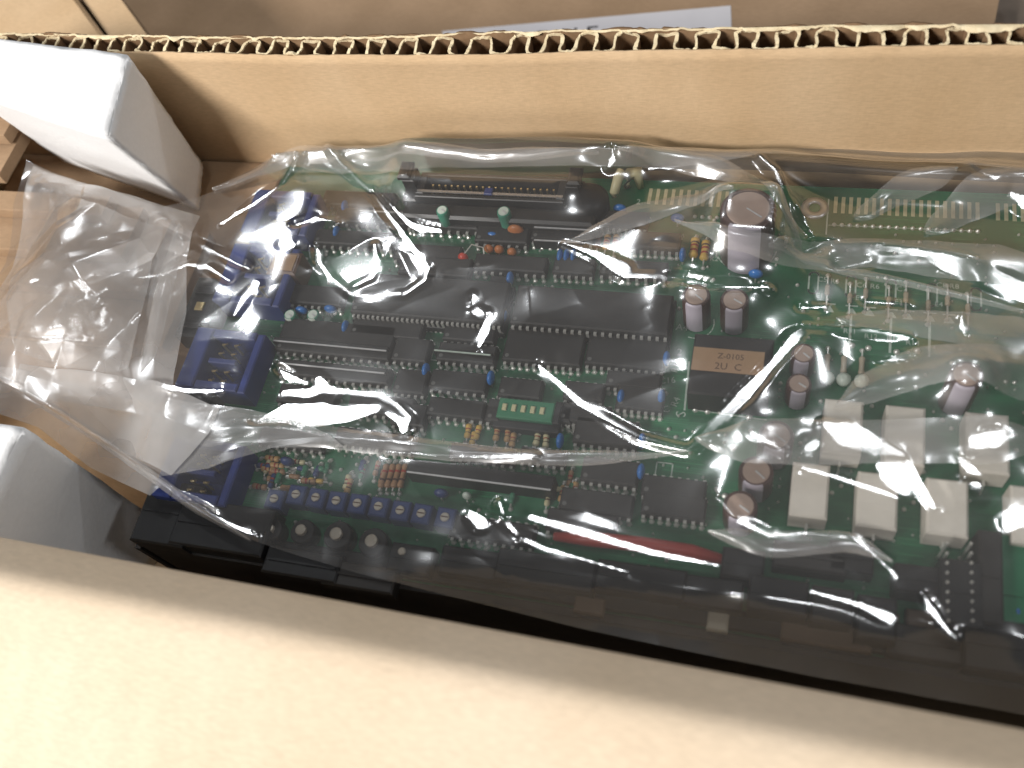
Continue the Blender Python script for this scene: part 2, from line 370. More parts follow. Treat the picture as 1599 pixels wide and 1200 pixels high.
# front wall with its flap folded out towards the photographer
ZF = 68.0
f0 = at(0, 838, ZF-15); f1 = at(1599, 1138, ZF-15)
slope = (f1[1]-f0[1])/(f1[0]-f0[0])
def front_profile():
    """(distance from inner wall face towards the camera, height): wall, rounded score, flap"""
    pr = [(0.0, FLOOR+0.2), (0.0, ZF-28), (0.0, ZF-17), (0.2, ZF-15.0), (1.0, ZF-13.6), (3.0, ZF-11.2), (5.6, ZF-8.2), (8.4, ZF-5.0), (10.6, ZF-2.6), (12.8, ZF-0.8), (15.5, ZF), (19, ZF-0.7), (26, ZF-3.2), (48, ZF-11.0), (84, ZF-23), (150, ZF-47)]
    return pr
def sheet_from_profile(name, prof, th, xs_, wob, m, parent, org, rag=0.0):
    mb = MB(); n = len(xs_); vs = []
    P_ = np.array(prof, float); T = np.gradient(P_, axis=0); T /= np.linalg.norm(T, axis=1)[:, None]
    Nn = np.stack([T[:, 1], -T[:, 0]], 1)          # away from the inner side
    for layer in (0, 1):
        for r in range(len(P_)):
            q = P_[r]-layer*th*Nn[r]*-1 if False else P_[r]+layer*th*np.array([T[r][1]*1.0, -T[r][0]*1.0])
            for k in range(n):
                x = xs_[k]; y = f0[1]+slope*(x-f0[0])-q[0]
                vs.append((x, y, q[1]+wob(x, q[0])*(1 if r > 4 else 0)))
    fs = []; np_ = len(P_); w = n
    for layer in (0, 1):
        o = layer*np_*n
        for r in range(np_-1):
            for k in range(n-1):
                a = o+r*n+k
                fs.append((a, a+n, a+n+1, a+1) if layer == 0 else (a, a+1, a+n+1, a+n))
    o = np_*n
    for k in range(n-1):
        fs.append(((np_-1)*n+k, o+(np_-1)*n+k, o+(np_-1)*n+k+1, (np_-1)*n+k+1)); fs.append((k, k+1, o+k+1, o+k))
    for r in range(np_-1):
        fs.append((r*n, o+r*n, o+(r+1)*n, (r+1)*n)); fs.append((r*n+n-1, (r+1)*n+n-1, o+(r+1)*n+n-1, o+r*n+n-1))
    mb.add(vs, fs)
    return part(name, mb, m, parent, org, True)
xf = np.linspace(-330, 110, 441)
def flapwob(x, d):
    ramp = min(max((d-14)/30, 0), 1)
    return ramp*(0.16*math.sin(x/13.5*2*math.pi+0.02*d)*(0.6+0.4*math.sin(x/37))+0.5*math.sin(x/60.0)+0.25*math.sin(x/23.0+d/40))
sheet_from_profile('front_flap', front_profile(), 5.0, xf, flapwob, M['kraft_flap_lit'], box, B0)
part('left_wall', MB().box(-356, -350.5, 30, 258, FLOOR+0.2, 40), M['kraft'], box, B0)

# ------------------------------------------------------------------ flat cardboard sheets stacked at the left end
sheet_px = [(212, 30), (277, 23), (330, 17), (390, 11), (447, 5), (520, -2)]
PADZ = -7.6
o = part('cardboard_pad', MB().box(-345, -208, 143, 239, FLOOR+0.3, PADZ, 1.0), M['kraft_shaded'], None, np.array([-275, 178, FLOOR+0.3])); o.location = (-0.275, 0.178, (FLOOR+0.3)*S)
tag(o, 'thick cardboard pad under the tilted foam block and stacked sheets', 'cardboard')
SHEETS = []
looks = ['topmost cardboard sheet of the stepped stack under the foam block',
         'second cardboard sheet down in the stepped stack under the foam block',
         'third cardboard sheet down in the stepped stack beside the bag mouth',
         'fourth cardboard sheet down in the stepped stack beside the bag mouth',
         'fifth cardboard sheet down in the stepped stack beside the bag mouth',
         'lowest cardboard sheet of the stepped stack beside the bag mouth']
for i, (py, z) in enumerate(sheet_px):
    yf = at(40, py, z)[1]; n = 40; xs_ = np.linspace(-346, (-314, -314, -262, -250, -240, -226)[i], n)
    mb = MB(); vs = []
    yb = 226 if i < 2 else 199-0.5*i
    bow = [0.6*math.sin(x/45+i*1.7)+0.15*math.sin(x/9+i) for x in xs_]
    for k in range(n):
        vs += [(xs_[k], yf+bow[k], z-5.2), (xs_[k], yf+bow[k]-0.1, z-2.8), (xs_[k], yf+bow[k]+0.1, z-0.4), (xs_[k], yf+bow[k]+0.5, z), (xs_[k], yb, z), (xs_[k], yb, z-5.2)]
    fs = []
    for k in range(n-1):
        for q in range(6): fs.append((6*k+q, 6*k+6+q, 6*k+6+(q+1) % 6, 6*k+(q+1) % 6))
    fs += [(5, 4, 3, 2, 1, 0), tuple(6*(n-1)+q for q in range(6))]
    mb.add(vs, fs); org = np.array([-290, (yf+yb)/2, z-5.2])
    o = part('cardboard_sheet', mb, M['kraft_shaded'], None, org); o.location = tuple(org*S)
    SHEETS.append((xs_[0], xs_[-1], yf, yb, z))
    tag(o, looks[i], 'cardboard', 'stacked cardboard sheets')

# ------------------------------------------------------------------ foam blocks
def foam(name, corners, label):
    """corners: 4 top then 4 bottom, subdivided and rounded a little"""
    bm = bmesh.new(); vs = [bm.verts.new(Vector(c)*S) for c in corners]
    for f in ((0, 1, 2, 3), (7, 6, 5, 4), (0, 4, 5, 1), (1, 5, 6, 2), (2, 6, 7, 3), (3, 7, 4, 0)): bm.faces.new([vs[i] for i in f])
    bmesh.ops.recalc_face_normals(bm, faces=bm.faces)
    bmesh.ops.bevel(bm, geom=bm.edges[:], offset=0.0004, segments=2, affect='EDGES')
    bmesh.ops.subdivide_edges(bm, edges=[e for e in bm.edges if e.calc_length() > 0.01], cuts=14, use_grid_fill=True)
    org = np.mean(corners[4:], axis=0)*S; r = random.Random(len(label))
    for v in bm.verts:
        v.co += Vector((r.gauss(0, 1), r.gauss(0, 1), r.gauss(0, 1)))*0.00012-Vector(org)
    me = bpy.data.meshes.new(name); bm.to_mesh(me); bm.free(); me.materials.append(M['foam'])
    me.polygons.foreach_set('use_smooth', [True]*len(me.polygons))
    o = bpy.data.objects.new(name, me); col.objects.link(o); o.location = org
    return tag(o, label, 'foam', 'white foam blocks')
Bq = at3(168, 215, 55); Aq = at3(200, 84, 63); e1 = np.array([-2, 15.5, -62.0]); e2 = Aq-Bq
Lf = at3(-60, 140, 58); Lb = Lf+e2*np.array([1, 0.62, 1])
foam('foam_block', [Bq, Aq, Lb, Lf, Bq+e1, Aq+e1*np.array([1, 0.05, 1]), Lb+e1*np.array([1, 0.05, 1])*0.95, Lf+e1*0.95], 'tilted white foam block leaning on the back wall of the box')
ft = [at3(38, 667, 40), at3(-6, 840, 40)]
ft[1][0] = ft[0][0]-2
dz = np.array([2.0, 0, 40-FLOOR-0.3])
c4 = [ft[1], ft[0], ft[0]+np.array([-75, 2, 0]), ft[1]+np.array([-75, 0, 0])]
foam('foam_block', c4+[p-dz for p in c4], 'upright white foam block by the front flap, half hidden by the bag end')

# ------------------------------------------------------------------ cartons standing behind the box
def carton(label, corners_xy, z0, z1, m, split=None):
    c = np.mean(corners_xy, axis=0); o = empty('carton', (c[0], c[1], z0), label, 'carton', 'cartons behind the open box')
    n = len(corners_xy); org = np.array([c[0], c[1], z0])
    mb = MB(); th = 4.0
    for i in range(n):
        a = np.array(corners_xy[i]); b = np.array(corners_xy[(i+1) % n]); d = (b-a)/np.linalg.norm(b-a); nn = np.array([-d[1], d[0]])*th
        q = [a, b, b+nn, a+nn]
        mb.add([(p[0], p[1], z0) for p in q]+[(p[0], p[1], z1) for p in q], [(0, 3, 2, 1), (4, 5, 6, 7), (0, 1, 5, 4), (1, 2, 6, 5), (2, 3, 7, 6), (3, 0, 4, 7)])
    part('side_wall', mb, m, o, org)
    return o, org
TB = FLOOR-11
def slab(name, poly, z0, z1, m, parent, org):
    n = len(poly); mb = MB()
    mb.add([(p[0], p[1], z0) for p in poly]+[(p[0], p[1], z1) for p in poly],
           [tuple(range(n-1, -1, -1)), tuple(n+i for i in range(n))]+[(i, (i+1) % n, n+(i+1) % n, n+i) for i in range(n)])
    return part(name, mb, m, parent, org)
# left carton: two lid flaps with a gap between them
zc = 8.0
pl = [at(-260, 75, zc), at(168, 62, zc), at(100, -30, zc), at(-260, -60, zc)]
o, org = carton('kraft carton with a slanted flap gap, behind the tilted foam block', [tuple(p) for p in pl], TB, zc-5, M['kraft'])
slab('lid_flap', [at(-260, 75, zc), at(160, 62, zc), at(92, -30, zc), at(-260, -60, zc)], zc-4.8, zc, M['kraft'], o, org)
# middle carton strip
pl = [at(174, 62, zc), at(236, 60, zc), at(170, -30, zc), at(108, -30, zc)]
o, org = carton('narrow kraft carton wedged between two larger cartons', [tuple(p) for p in pl], TB, zc-9, M['kraft_shaded'])
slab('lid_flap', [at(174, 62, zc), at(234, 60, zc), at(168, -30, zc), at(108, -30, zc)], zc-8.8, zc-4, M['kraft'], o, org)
# right carton: its open flap slopes down and away, with the paper label on it
FY, FZ, FS = 300.0, -54.0, 0.02
def on_flap(px, py, up=0.0):
    d = R@np.array([px-CX, py-CY, F]); t_ = (FZ+up-CAMH+FS*FY)/(d[2]+FS*d[1]); return CAM+d*t_
c0, c1, c2, c3 = on_flap(243, 68), on_flap(1548, 62), on_flap(1566, -30), on_flap(170, -30)
zlow = min(c2[2], c3[2])-8
TBR = TB
o, org = carton('large kraft carton with a white printed label on its sloping flap', [(c0[0], c0[1]+9), (c1[0], c1[1]+9), (c2[0], c2[1]+80), (c3[0], c3[1]+80)], TBR, max(zlow, TBR+4), M['kraft'])
def flap_slab(name, pts, th, up, m):
    top = [on_flap(*p_, up=up) for p_ in pts]; n = len(top); nn = np.array([0, FS, 1.0])/math.hypot(FS, 1)
    mb = MB(); mb.add([q-nn*th for q in top]+top, [tuple(range(n)), tuple(2*n-1-i for i in range(n))]+[(i, n+i, n+(i+1) % n, (i+1) % n) for i in range(n)])
    return part(name, mb, m, o, org)
flap_slab('lid_flap', [(243, 68), (170, -30), (1566, -30), (1548, 62)], 4.5, 0, M['kraft_shaded'])  # lid colour includes the shade behind the box
lo = flap_slab('shipping_label', [(690, 49), (1141, 9), (1143, 62), (700, 78)], 0.25, 0.35, M['paper'])
def text_mesh(s, size, m, depth=0.0, align='CENTER'):
    cu = bpy.data.curves.new('t', 'FONT'); cu.body = s; cu.size = size*S; cu.align_x = align; cu.align_y = 'CENTER'; cu.resolution_u = 2; cu.extrude = depth*S
    ob = bpy.data.objects.new('t', cu); col.objects.link(ob)
    dg = bpy.context.evaluated_depsgraph_get(); me = bpy.data.meshes.new_from_object(ob.evaluated_get(dg))
    bpy.data.objects.remove(ob); bpy.data.curves.remove(cu)
    me.materials.clear(); me.materials.append(m); me.name = 'lettering'; return me
t = link('lettering', text_mesh('DALE', 13.5, M['ink']), lo)
pm = on_flap(884, 56, 0.5); xa = on_flap(984, 47, 0.5)-pm; xa /= np.linalg.norm(xa); za_ = np.array([0, FS, 1.0]); za_ /= np.linalg.norm(za_); ya = np.cross(za_, xa)
mw = Matrix.Identity(4)
for i in range(3): mw[i][0] = xa[i]; mw[i][1] = ya[i]; mw[i][2] = za_[i]; mw[i][3] = (pm-org)[i]*S
t.matrix_basis = mw

# ------------------------------------------------------------------ the circuit board
board = empty('circuit_board', (-50, 148, FLOOR+0.2), 'green circuit board crowded with chips and capacitors inside the clear bag', 'circuit board')
OB = np.array([-50, 148, FLOOR+0.2])
def bl(x, y, z=0.0): return (x-OB[0], y-OB[1], z-OB[2])
XL, XR, YF, YB = -202.0, 112.0, 68.0, 230.5
mb = MB().box(XL, XR, YF, YB, -1.6, 0); pcb = part('pcb', mb, M['pcb'], board, OB)
part('chassis_tray', MB().box(XL+3, XR-2, YF-3.0, YF-0.4, FLOOR+0.2, 0.6).box(XL+3, XR-2, YF-0.4, YB-3, FLOOR+0.2, -12).box(XL-2.6, XL-0.3, YF-3, YB, FLOOR+0.2, -3), M['sheetmetal'], board, OB)
part('front_shade_strip', MB().box(XL+2, XR-2, YF+0.2, YF+6.0, 0.05, 2.6, 0.5), M['black'], board, OB)  # added black strip standing in for shade on the board's front
for (sx, sy) in ((XL+8, YF+6), (XL+8, YB-8), (XR-6, YF+6), (XR-6, YB-8)):
    part('standoff', MB().lathe([(2.6, -12), (2.6, -1.6)], 10, sx, sy), M['silver'], board, OB)

ENV = list(SHEETS)                                           # tops of the parts, for draping the bag
def env(x0, x1, y0, y1, z): ENV.append((x0, x1, y0, y1, z))
_cache = {}
def cached(key, fn):
    if key not in _cache: _cache[key] = fn()
    return _cache[key]
def place(name, pieces, x, y, z=0.0, rz=0.0, label=None):
    """pieces: [(name, mesh), ...]; the first is the part, the others its sub-parts"""
    o = link(name, pieces[0][1], board, bl(x, y, z), rz)
    for nm, me in pieces[1:]: link(nm, me, o)
    if label: o['label'] = label
    return o

def dip(L, W, n, H=4.2, socket=False, rows=1):
    L = round(L, 1); W = round(W, 1)
    def mk():
        z0 = 4.0 if socket else 0.7
        p = []
        b = MB(); b.box(-L/2, L/2, -W/2, W/2, z0, z0+H, 0.5); p.append(('chip', b.mesh('chip', M['chip'])))
        pins = MB(); pitch = (L-1.6)/max(n-1, 1) if n > 1 else 0
        for sd in (-1, 1):
            for i in range(n):
                x = -L/2+0.8+i*pitch; w = min(0.50, pitch*0.24); y = sd*(W/2+0.8); ya, yb_ = sorted((sd*W/2, y+sd*0.18))
                pins.box(x-w, x+w, ya, yb_, z0+H*0.42, z0+H*0.42+0.32)
                y2a, y2b = sorted((y-0.18, y+0.18)); pins.box(x-w, x+w, y2a, y2b, 0.5 if not socket else 3.4, z0+H*0.42)
                pins.lathe([(0.95*min(1, pitch/2.3), 0.02), (0.7*min(1, pitch/2.3), 0.5), (0.2, 0.9)], 6, x, y)
        p.append(('pins', pins.mesh('pins', M['tin'])))
        if socket: p.append(('socket', MB().box(-L/2-0.6, L/2+0.6, -W/2-1.2, W/2+1.2, 0.1, 3.4, 0.3).mesh('socket', M['black'])))
        nd = MB().lathe([(0.75, z0+H+0.01), (0.75, z0+H+0.06)], 10, -L/2+1.6, -W/2+1.5); p.append(('pin_mark', nd.mesh('pin_mark', M['silkdim'])))
        return p
    return cached(('dip', L, W, n, H, socket), mk)
def ic(x0, y0, x1, W, n, zt=4.9, socket=False, text=None):
    """front edge of the top from pixel (x0,y0) to column x1"""
    a = at(x0, y0, zt); k = (y0-70)/(x0+4600); b = at(x1, y0+k*(x1-x0), zt); L = b[0]-a[0]
    cx, cy_ = (a[0]+b[0])/2, a[1]+W/2
    pcs = dip(L, W, n, socket=socket); o = place('chip', pcs, cx, cy_)
    for c in o.children:
        if c.name.startswith('pins'): c['kind'] = 'stuff'
    top = (8.2 if socket else 4.9)
    env(a[0]-1, b[0]+1, a[1]-1, a[1]+W+1, top)
    if text:
        me = cached(('tx', text), lambda: text_mesh(text, 2.2, M['silkdim'])); link('lettering', me, o, (0, 0, top+0.05), math.pi)
    return o
# chips, row by row from the back edge
ic(520, 344, 640, 6.6, 8); ic(488, 378, 610, 6.6, 10); ic(612, 401, 715, 6.6, 8)
ic(640, 352, 745, 6.4, 8); ic(738, 418, 850, 6.6, 9); ic(862, 424, 925, 6.6, 6)
ic(828, 372, 925, 10, 8); ic(935, 350, 1010, 6.6, 8); ic(975, 384, 1060, 7.0, 8)
ic(545, 484, 780, 17.0, 30, 9.0, True); ic(795, 501, 1042, 15.5, 21, 9.0, True)
ic(680, 560, 770, 7.0, 8); ic(783, 560, 905, 13.0, 11); ic(912, 566, 1036, 13.0, 11)
ic(428, 545, 605, 13.5, 14); ic(432, 582, 604, 6.0, 14)
ic(668, 604, 756, 7.2, 7); ic(776, 616, 842, 7.0, 7); ic(960, 634, 1034, 8.0, 7)
ic(665, 645, 752, 6.6, 7); ic(893, 688, 992, 9.0, 8); ic(878, 620, 940, 6.4, 5)
ic(905, 748, 993, 8.0, 7); ic(700, 712, 800, 5.0, 8); ic(810, 718, 880, 5.0, 6)
ic(872, 792, 985, 7.0, 8); ic(1000, 800, 1100, 7.0, 8)
ic(540, 640, 640, 7.0, 8); ic(430, 625, 520, 7.0, 7)
ic(440, 470, 530, 8.0, 9); ic(620, 425, 730, 8.0, 9); ic(740, 375, 822, 7.0, 7); ic(500, 318, 610, 7.0, 9); ic(545, 520, 655, 8.0, 10)
ic(690, 528, 770, 7.0, 8); ic(520, 690, 640, 6.0, 10); ic(400, 690, 500, 6.0, 8); ic(870, 655, 950, 6.5, 8); ic(945, 600, 1030, 5.5, 8); ic(1000, 770, 1100, 6.5, 8); ic(850, 825, 960, 7.0, 9); ic(700, 835, 830, 7.0, 10)
ic(610, 560, 664, 9.0, 5); ic(612, 610, 660, 9.0, 5); ic(608, 660, 660, 8.0, 5); ic(760, 455, 790, 7.0, 2); ic(845, 655, 890, 6.0, 4); ic(756, 655, 778, 8.0, 2); ic(935, 425, 1040, 6.0, 8)
# slim headers with a bright edge
def bar(x0, y0, x1, W, H, name='strip_header', mm='black', edge='paintwhite', ew=0.5):
    a = at(x0, y0, H); k = (y0-70)/(x0+4600); b = at(x1, y0+k*(x1-x0), H); L = b[0]-a[0]; cx = (a[0]+b[0])/2
    o = place(name, [(name, MB().box(-L/2, L/2, 0, W, 0.1, H, 0.3).mesh(name, M[mm])),
                     ('edge_strip', MB().box(-L/2+0.5, L/2-0.5, -0.02, ew, H+0.02, H+0.25).mesh('edge_strip', M[edge]))], cx, a[1])
    env(a[0], b[0], a[1], a[1]+W, H+0.3); return o
bar(633, 738, 862, 5.0, 8.0); bar(832, 356, 935, 1.6, 6.5); bar(832, 376, 912, 1.6, 5.0)
bar(425, 533, 605, 2.0, 6.0); bar(433, 568, 602, 2.0, 6.0)
bar(676, 548, 768, 1.2, 5.6, edge='silk'); bar(560, 330, 640, 1.4, 5.5)
# black shrouded ribbon header with latches along the back edge
def ribbon_header():
    a = at(650, 296, 11); b = at(882, 305, 11); L = b[0]-a[0]; cx = (a[0]+b[0])/2; y = a[1]
    w = MB(); w.box(-L/2, L/2, -3.2, -1.6, 0.1, 11, 0.3).box(-L/2, L/2, 7.0, 8.6, 0.1, 11, 0.3).box(-L/2, -L/2+3, -1.6, 7.0, 0.1, 11, 0.2).box(L/2-3, L/2, -1.6, 7.0, 0.1, 11, 0.2).box(-L/2+3, L/2-3, -1.6, 7.0, 0.1, 2.0)
    pins = MB()
    for i in range(20):
        for q in (1.2, 4.0): x = -L/2+5.2+i*(L-10.4)/19; pins.box(x-0.32, x+0.32, q-0.32, q+0.32, 2.0, 9.0)
    lat = []
    for sd in (-1, 1):
        m_ = MB(); x = sd*(L/2+2.8)
        m_.box(x-2.8, x+2.8, -3.6, 9.0, 0.1, 9.0, 0.6).box(x-2.3, x+2.3, 1.0, 7.6, 9.0, 15.5, 1.2).box(x-3.4 if sd < 0 else x-1.5, x+1.5 if sd < 0 else x+3.4, 0.4, 8.2, 15.5, 17.8, 0.9)
        lat.append(('latch', m_.mesh('latch', M['black'])))
    slot = MB().box(-L/2+0.6, L/2-0.6, -1.3, -0.2, 11.02, 11.4)
    key = MB().box(-1.6, 1.6, -1.5, 1.6, 11.1, 12.0, 0.3)
    o = place('ribbon_header', [('ribbon_header', w.mesh('ribbon_header', M['black'])), ('pins', pins.mesh('pins', M['gold'])), ('metal_bar', slot.mesh('metal_bar', M['silver'])), ('key_tab', key.mesh('key_tab', M['blue']))]+lat, cx, y)
    env(a[0]-7, b[0]+7, y-4, y+9, 16)
    # wider black body in front of the header
    bb = MB().box(-L/2-4, L/2+12, -11, -4.2, 0.1, 9.0, 1.0)
    place('black_relay', [('black_relay', bb.mesh('black_relay', M['black']))], cx, y); env(a[0], b[0], y-12, y-4, 9.5)
ribbon_header()
o = place('coil', [('coil', MB().lathe([(6.5, 0.1), (8.0, 1.5), (8.0, 8.5), (6.0, 11.0), (2.0, 11.6)], 20).mesh('coil', M['black'], 'auto'))], *at(915, 306, 11)); 
# blue box headers along the left edge
def blue_header(cx, y, W, D, H, npin):
    m_ = MB(); wl, wr, wf = 7.0, 3.0, 3.2
    m_.box(-W/2, -W/2+wl, -D/2, D/2, 0.1, H, 0.5).box(W/2-wr, W/2, -D/2, D/2, 0.1, H-1.5, 0.5)
    m_.box(-W/2+wl, W/2-wr, D/2-wf, D/2, 0.1, H-0.4, 0.4).box(-W/2+wl, W/2-wr, -D/2, -D/2+wf, 0.1, H-0.8, 0.4)
    m_.box(-W/2+wl, W/2-wr, -D/2+wf, D/2-wf, 0.1, 2.0).box(-W/2+wl+1, W/2-wr-5, -1.0, 1.0, 2.0, H-2, 0.3)
    g = MB()
    for i in range(npin):
        yy_ = -D/2+wf+1.5+i*(D-2*wf-3)/(npin-1)
        for q in (0, 1):
            x = -W/2+wl+3.5+q*5.0; g.tube([(x, yy_, 2), (x, yy_, H-3.5), (x+2.2, yy_, H-2.6)], 0.5, 5)
    o = place('box_header', [('box_header', m_.mesh('box_header', M['blue'])), ('pins', g.mesh('pins', M['gold']))], cx, y)
    env(cx-W/2, cx+W/2, y-D/2, y+D/2, H+0.3)
for (lx, ly, D) in ((262, 728, 22), (309, 558, 24), (352, 425, 26), (372, 328, 20)):
    p = at(lx, ly, 11); blue_header(-189+(7 if ly > 700 else (-1 if ly > 500 else 0)), p[1], 27, D, 12, 5)
for (px_0, py_0, W, D, H) in ((312, 478, 12, 26, 10), (300, 640, 11, 16, 9)):
    p = at(px_0, py_0, H); place('black_plug', [('black_plug', MB().box(-W/2, W/2, -D/2, D/2, 0.1, H, 0.8).box(-W/2+2, W/2-2, -D/2+3, -D/2+5, H, H+1.2, 0.2).box(-W/2+2, W/2-2, D/2-8, D/2-5, H, H+1.2, 0.2).mesh('black_plug', M['black'])),
        ('contact', MB().box(-1.5, 2.0, -2, 1.5, H+0.02, H+0.7, 0.2).mesh('contact', M['gold']))], p[0], p[1])
p = at(443, 410, 11); place('brown_relay', [('brown_relay', MB().box(-6, 6, -5, 5, 0.1, 11, 0.7).mesh('brown_relay', M['brownclear'])), ('top_plate', MB().box(-4.6, 4.6, -3.6, 3.6, 11.02, 11.3, 0.1).mesh('top_plate', M['labelbrown']))], p[0], p[1]); env(p[0]-6, p[0]+6, p[1]-5, p[1]+5, 11.5)

# brown electrolytic capacitors
def elco(d, h, mats=('sleeve', 'captop', 'stripe'), seg=24):
    def mk():
        r = d/2; k = 0.78
        b = MB().lathe([(r*0.96, 0.1), (r, 0.8), (r, h-0.9), (r*0.96, h-0.25), (r*0.88, h), (r*k, h-0.15)], seg)
        t = MB().lathe([(r*k, h-0.2), (r*k*0.97, h+0.12), (r*k*0.2, h+0.14)], seg)
        st = MB(); vs = []; fs = []; na = 9
        for i in range(na):
            a = -math.pi/2-0.62+1.24*i/(na-1)
            for (rr, z) in ((r+0.06, 0.6), (r+0.06, h-0.9), (r*0.97+0.05, h-0.2), (r*0.88, h+0.05)): vs.append((rr*math.cos(a), rr*math.sin(a), z))
        for i in range(na-1):
            for q in range(3): fs.append((4*i+q, 4*i+4+q, 4*i+5+q, 4*i+1+q))
        st.add(vs, fs)
        v = MB()  # white bar paints the reflection on the vent score
        a = -0.55; c, s_ = math.cos(a), math.sin(a)
        l, w = r*0.34, 0.22
        pts = [(r*0.25+c*u*l-s_*q*w, -r*0.18+s_*u*l+c*q*w, 0) for u, q in ((-1, -1), (1, -1), (1, 1), (-1, 1))]
        v.add([(x, y, h+0.13) for x, y, _ in pts]+[(x, y, h+0.34) for x, y, _ in pts], [(4, 5, 6, 7), (0, 1, 5, 4), (1, 2, 6, 5), (2, 3, 7, 6), (3, 0, 4, 7)])
        return [('electrolytic_capacitor', b.mesh('electrolytic_capacitor', M[mats[0]], 'auto')), ('top_disc', t.mesh('top_disc', M[mats[1]])), ('stripe', st.mesh('stripe', M[mats[2]], True)), ('vent_glint', v.mesh('vent_glint', M['paintwhite']))]
    return cached(('elco', d, h, mats), mk)
def cap(px, py, d, h, mats=('sleeve', 'captop', 'stripe')):
    p = at(px, py, h); o = place('electrolytic_capacitor', elco(d, h, mats), p[0], p[1], 0, random.uniform(-0.15, 0.15))
    env(p[0]-d/2, p[0]+d/2, p[1]-d/2, p[1]+d/2, h+0.4); return p
p = cap(1168, 326, 18, 25)
g = MB()
for i in range(5):
    a = 0.55-i*0.22; g.tube([(p[0]+7.6*math.cos(a), p[1]+7.6*math.sin(a), 25.1), (p[0]+8.6*math.cos(a), p[1]+8.6*math.sin(a), 24.4), (p[0]+9.1*math.cos(a), p[1]+9.1*math.sin(a), 23.2)], 0.28, 5)
part('sleeve_print', g, M['stripe'], board, OB)
for a in ((1087, 461, 9.2, 16), (1147, 468, 9.2, 15), (1255, 552, 7.6, 11), (1248, 599, 7.6, 11), (1212, 680, 10.5, 14), (1181, 736, 10.2, 13), (1156, 790, 10.0, 13), (1510, 585, 9.5, 18)): cap(*a)
for a in ((690, 328, 4.6, 12), (786, 330, 5.0, 12)): cap(*a, mats=('greensleeve', 'whitebead', 'greensleeve'))
for a in ((452, 491, 4.6, 6), (488, 491, 4.6, 6)): cap(*a, mats=('greensleeve', 'whitebead', 'whitebead'))

# relay with the brown label
a = at(1082, 545, 12); b = at(1207, 556, 12); cx = (a[0]+b[0])/2; L = b[0]-a[0]
y0 = at(1082, 632, 4)[1]; D = a[1]-y0
o = place('relay', [('relay', MB().box(-L/2, L/2, 0, D+6, 0.4, 12, 0.6).mesh('relay', M['black'])),
    ('label', MB().box(-L/2+0.3, L/2-2.5, D-7.6, D+0.8, 12.02, 12.15).mesh('label', M['labelbrown']))], cx, y0)
env(a[0], b[0], y0, a[1]+6, 12.6)
link('lettering', text_mesh('2U  C', 3.4, M['labelink']), o, (-0.8, D-5.6, 12.2))
link('lettering', text_mesh('Z-0105', 2.8, M['labelink']), o, (-0.3, D-1.9, 12.2))
# white cement resistors
def cement(W, D, H):
    return cached(('cem', W, D, H), lambda: [('cement_resistor', MB().box(-W/2, W/2, -D/2, D/2, 0.6, H, 0.7).mesh('cement_resistor', M['cement'])),
        ('lead', MB().tube([(0, D/2-0.5, 4), (0, D/2+1.5, 4), (0, D/2+2.5, 0.2)], 0.45, 6).mesh('lead', M['tin'])), ('lead', MB().tube([(0, -D/2+0.5, 4), (0, -D/2-1.5, 4), (0, -D/2-2.5, 0.2)], 0.45, 6).mesh('lead', M['tin']))])
for (px, py, W, D) in ((1319, 624, 11, 18), (1415, 634, 11, 19), (1542, 645, 11.5, 19), (1268, 723, 10.5, 17), (1372, 738, 11.0, 17), (1480, 748, 11.0, 17), (1612, 760, 11, 17)):
    p = at(px, py, 10); place('cement_resistor', cement(W, D, 10), p[0], p[1]-D/2); env(p[0]-W/2, p[0]+W/2, p[1]-D, p[1], 10.5)
# axial resistors and diodes lying along the board depth
def axial(Lb, r, mm, bands, lead=3.0):
    def mk():
        b = MB().lathe_y([(r*0.6, -Lb/2), (r, -Lb/2+0.5), (r, -Lb/2+1.4), (r*0.84, -Lb/2+2.0), (r*0.84, Lb/2-2.0), (r, Lb/2-1.4), (r, Lb/2-0.5), (r*0.6, Lb/2)], 10, 0, r+0.3)
        p = [('axial_resistor', b.mesh('axial_resistor', M[mm], True))]
        w = MB()
        for sd in (-1, 1): w.tube([(0, sd*Lb/2*0.95, r+0.3), (0, sd*(Lb/2+lead), r+0.3), (0, sd*(Lb/2+lead+0.6), 0.1)], 0.3, 5); w.lathe([(0.9, 0.02), (0.6, 0.5), (0.2, 0.8)], 6, 0, sd*(Lb/2+lead+0.6))
        p.append(('leads', w.mesh('leads', M['tin'])))
        for q, bm_ in bands:
            p.append(('colour_band', MB().lathe_y([(r*0.9, q-0.35), (r*0.9, q+0.35)], 10, 0, r+0.3).mesh('colour_band', M[bm_])))
        return p
    return cached(('ax', Lb, r, mm, tuple(bands), lead), mk)
def axl(px, py, Lb=6.5, r=1.25, mm='beige', bands=((-1.2, 'brownband'), (0, 'redband'), (1.2, 'brownband')), rz=0, name='axial_resistor', lead=1.6, lift=0):
    p = at(px, py, r*2+lift); place(name, axial(Lb, r, mm, bands, lead), p[0], p[1], lift, rz); env(p[0]-2, p[0]+2, p[1]-3, p[1]+3, r*2+0.5+lift)
for px in (947, 961): axl(px, 376, mm='beige')
axl(934, 374, mm='brownband', bands=())
for px, py in ((1084, 384), (1101, 388)): axl(px, py, 8.0, 1.6, 'yellow', ((-1.4, 'redband'), (0.6, 'redband'), (1.9, 'brownband')))
for k, (px, py) in enumerate(((1292, 566), (1318, 568), (1346, 570))):
    axl(px, py, 6.5, 1.0, 'glass', (), name='diode', lead=2.5); p = at(px, py+22, 3)
    place('bead', [('bead', MB().lathe([(1.0, 0.1), (2.2, 1.0), (2.2, 2.4), (0.8, 3.6)], 12).mesh('bead', M['whitebead'], 'auto'))], p[0], p[1])
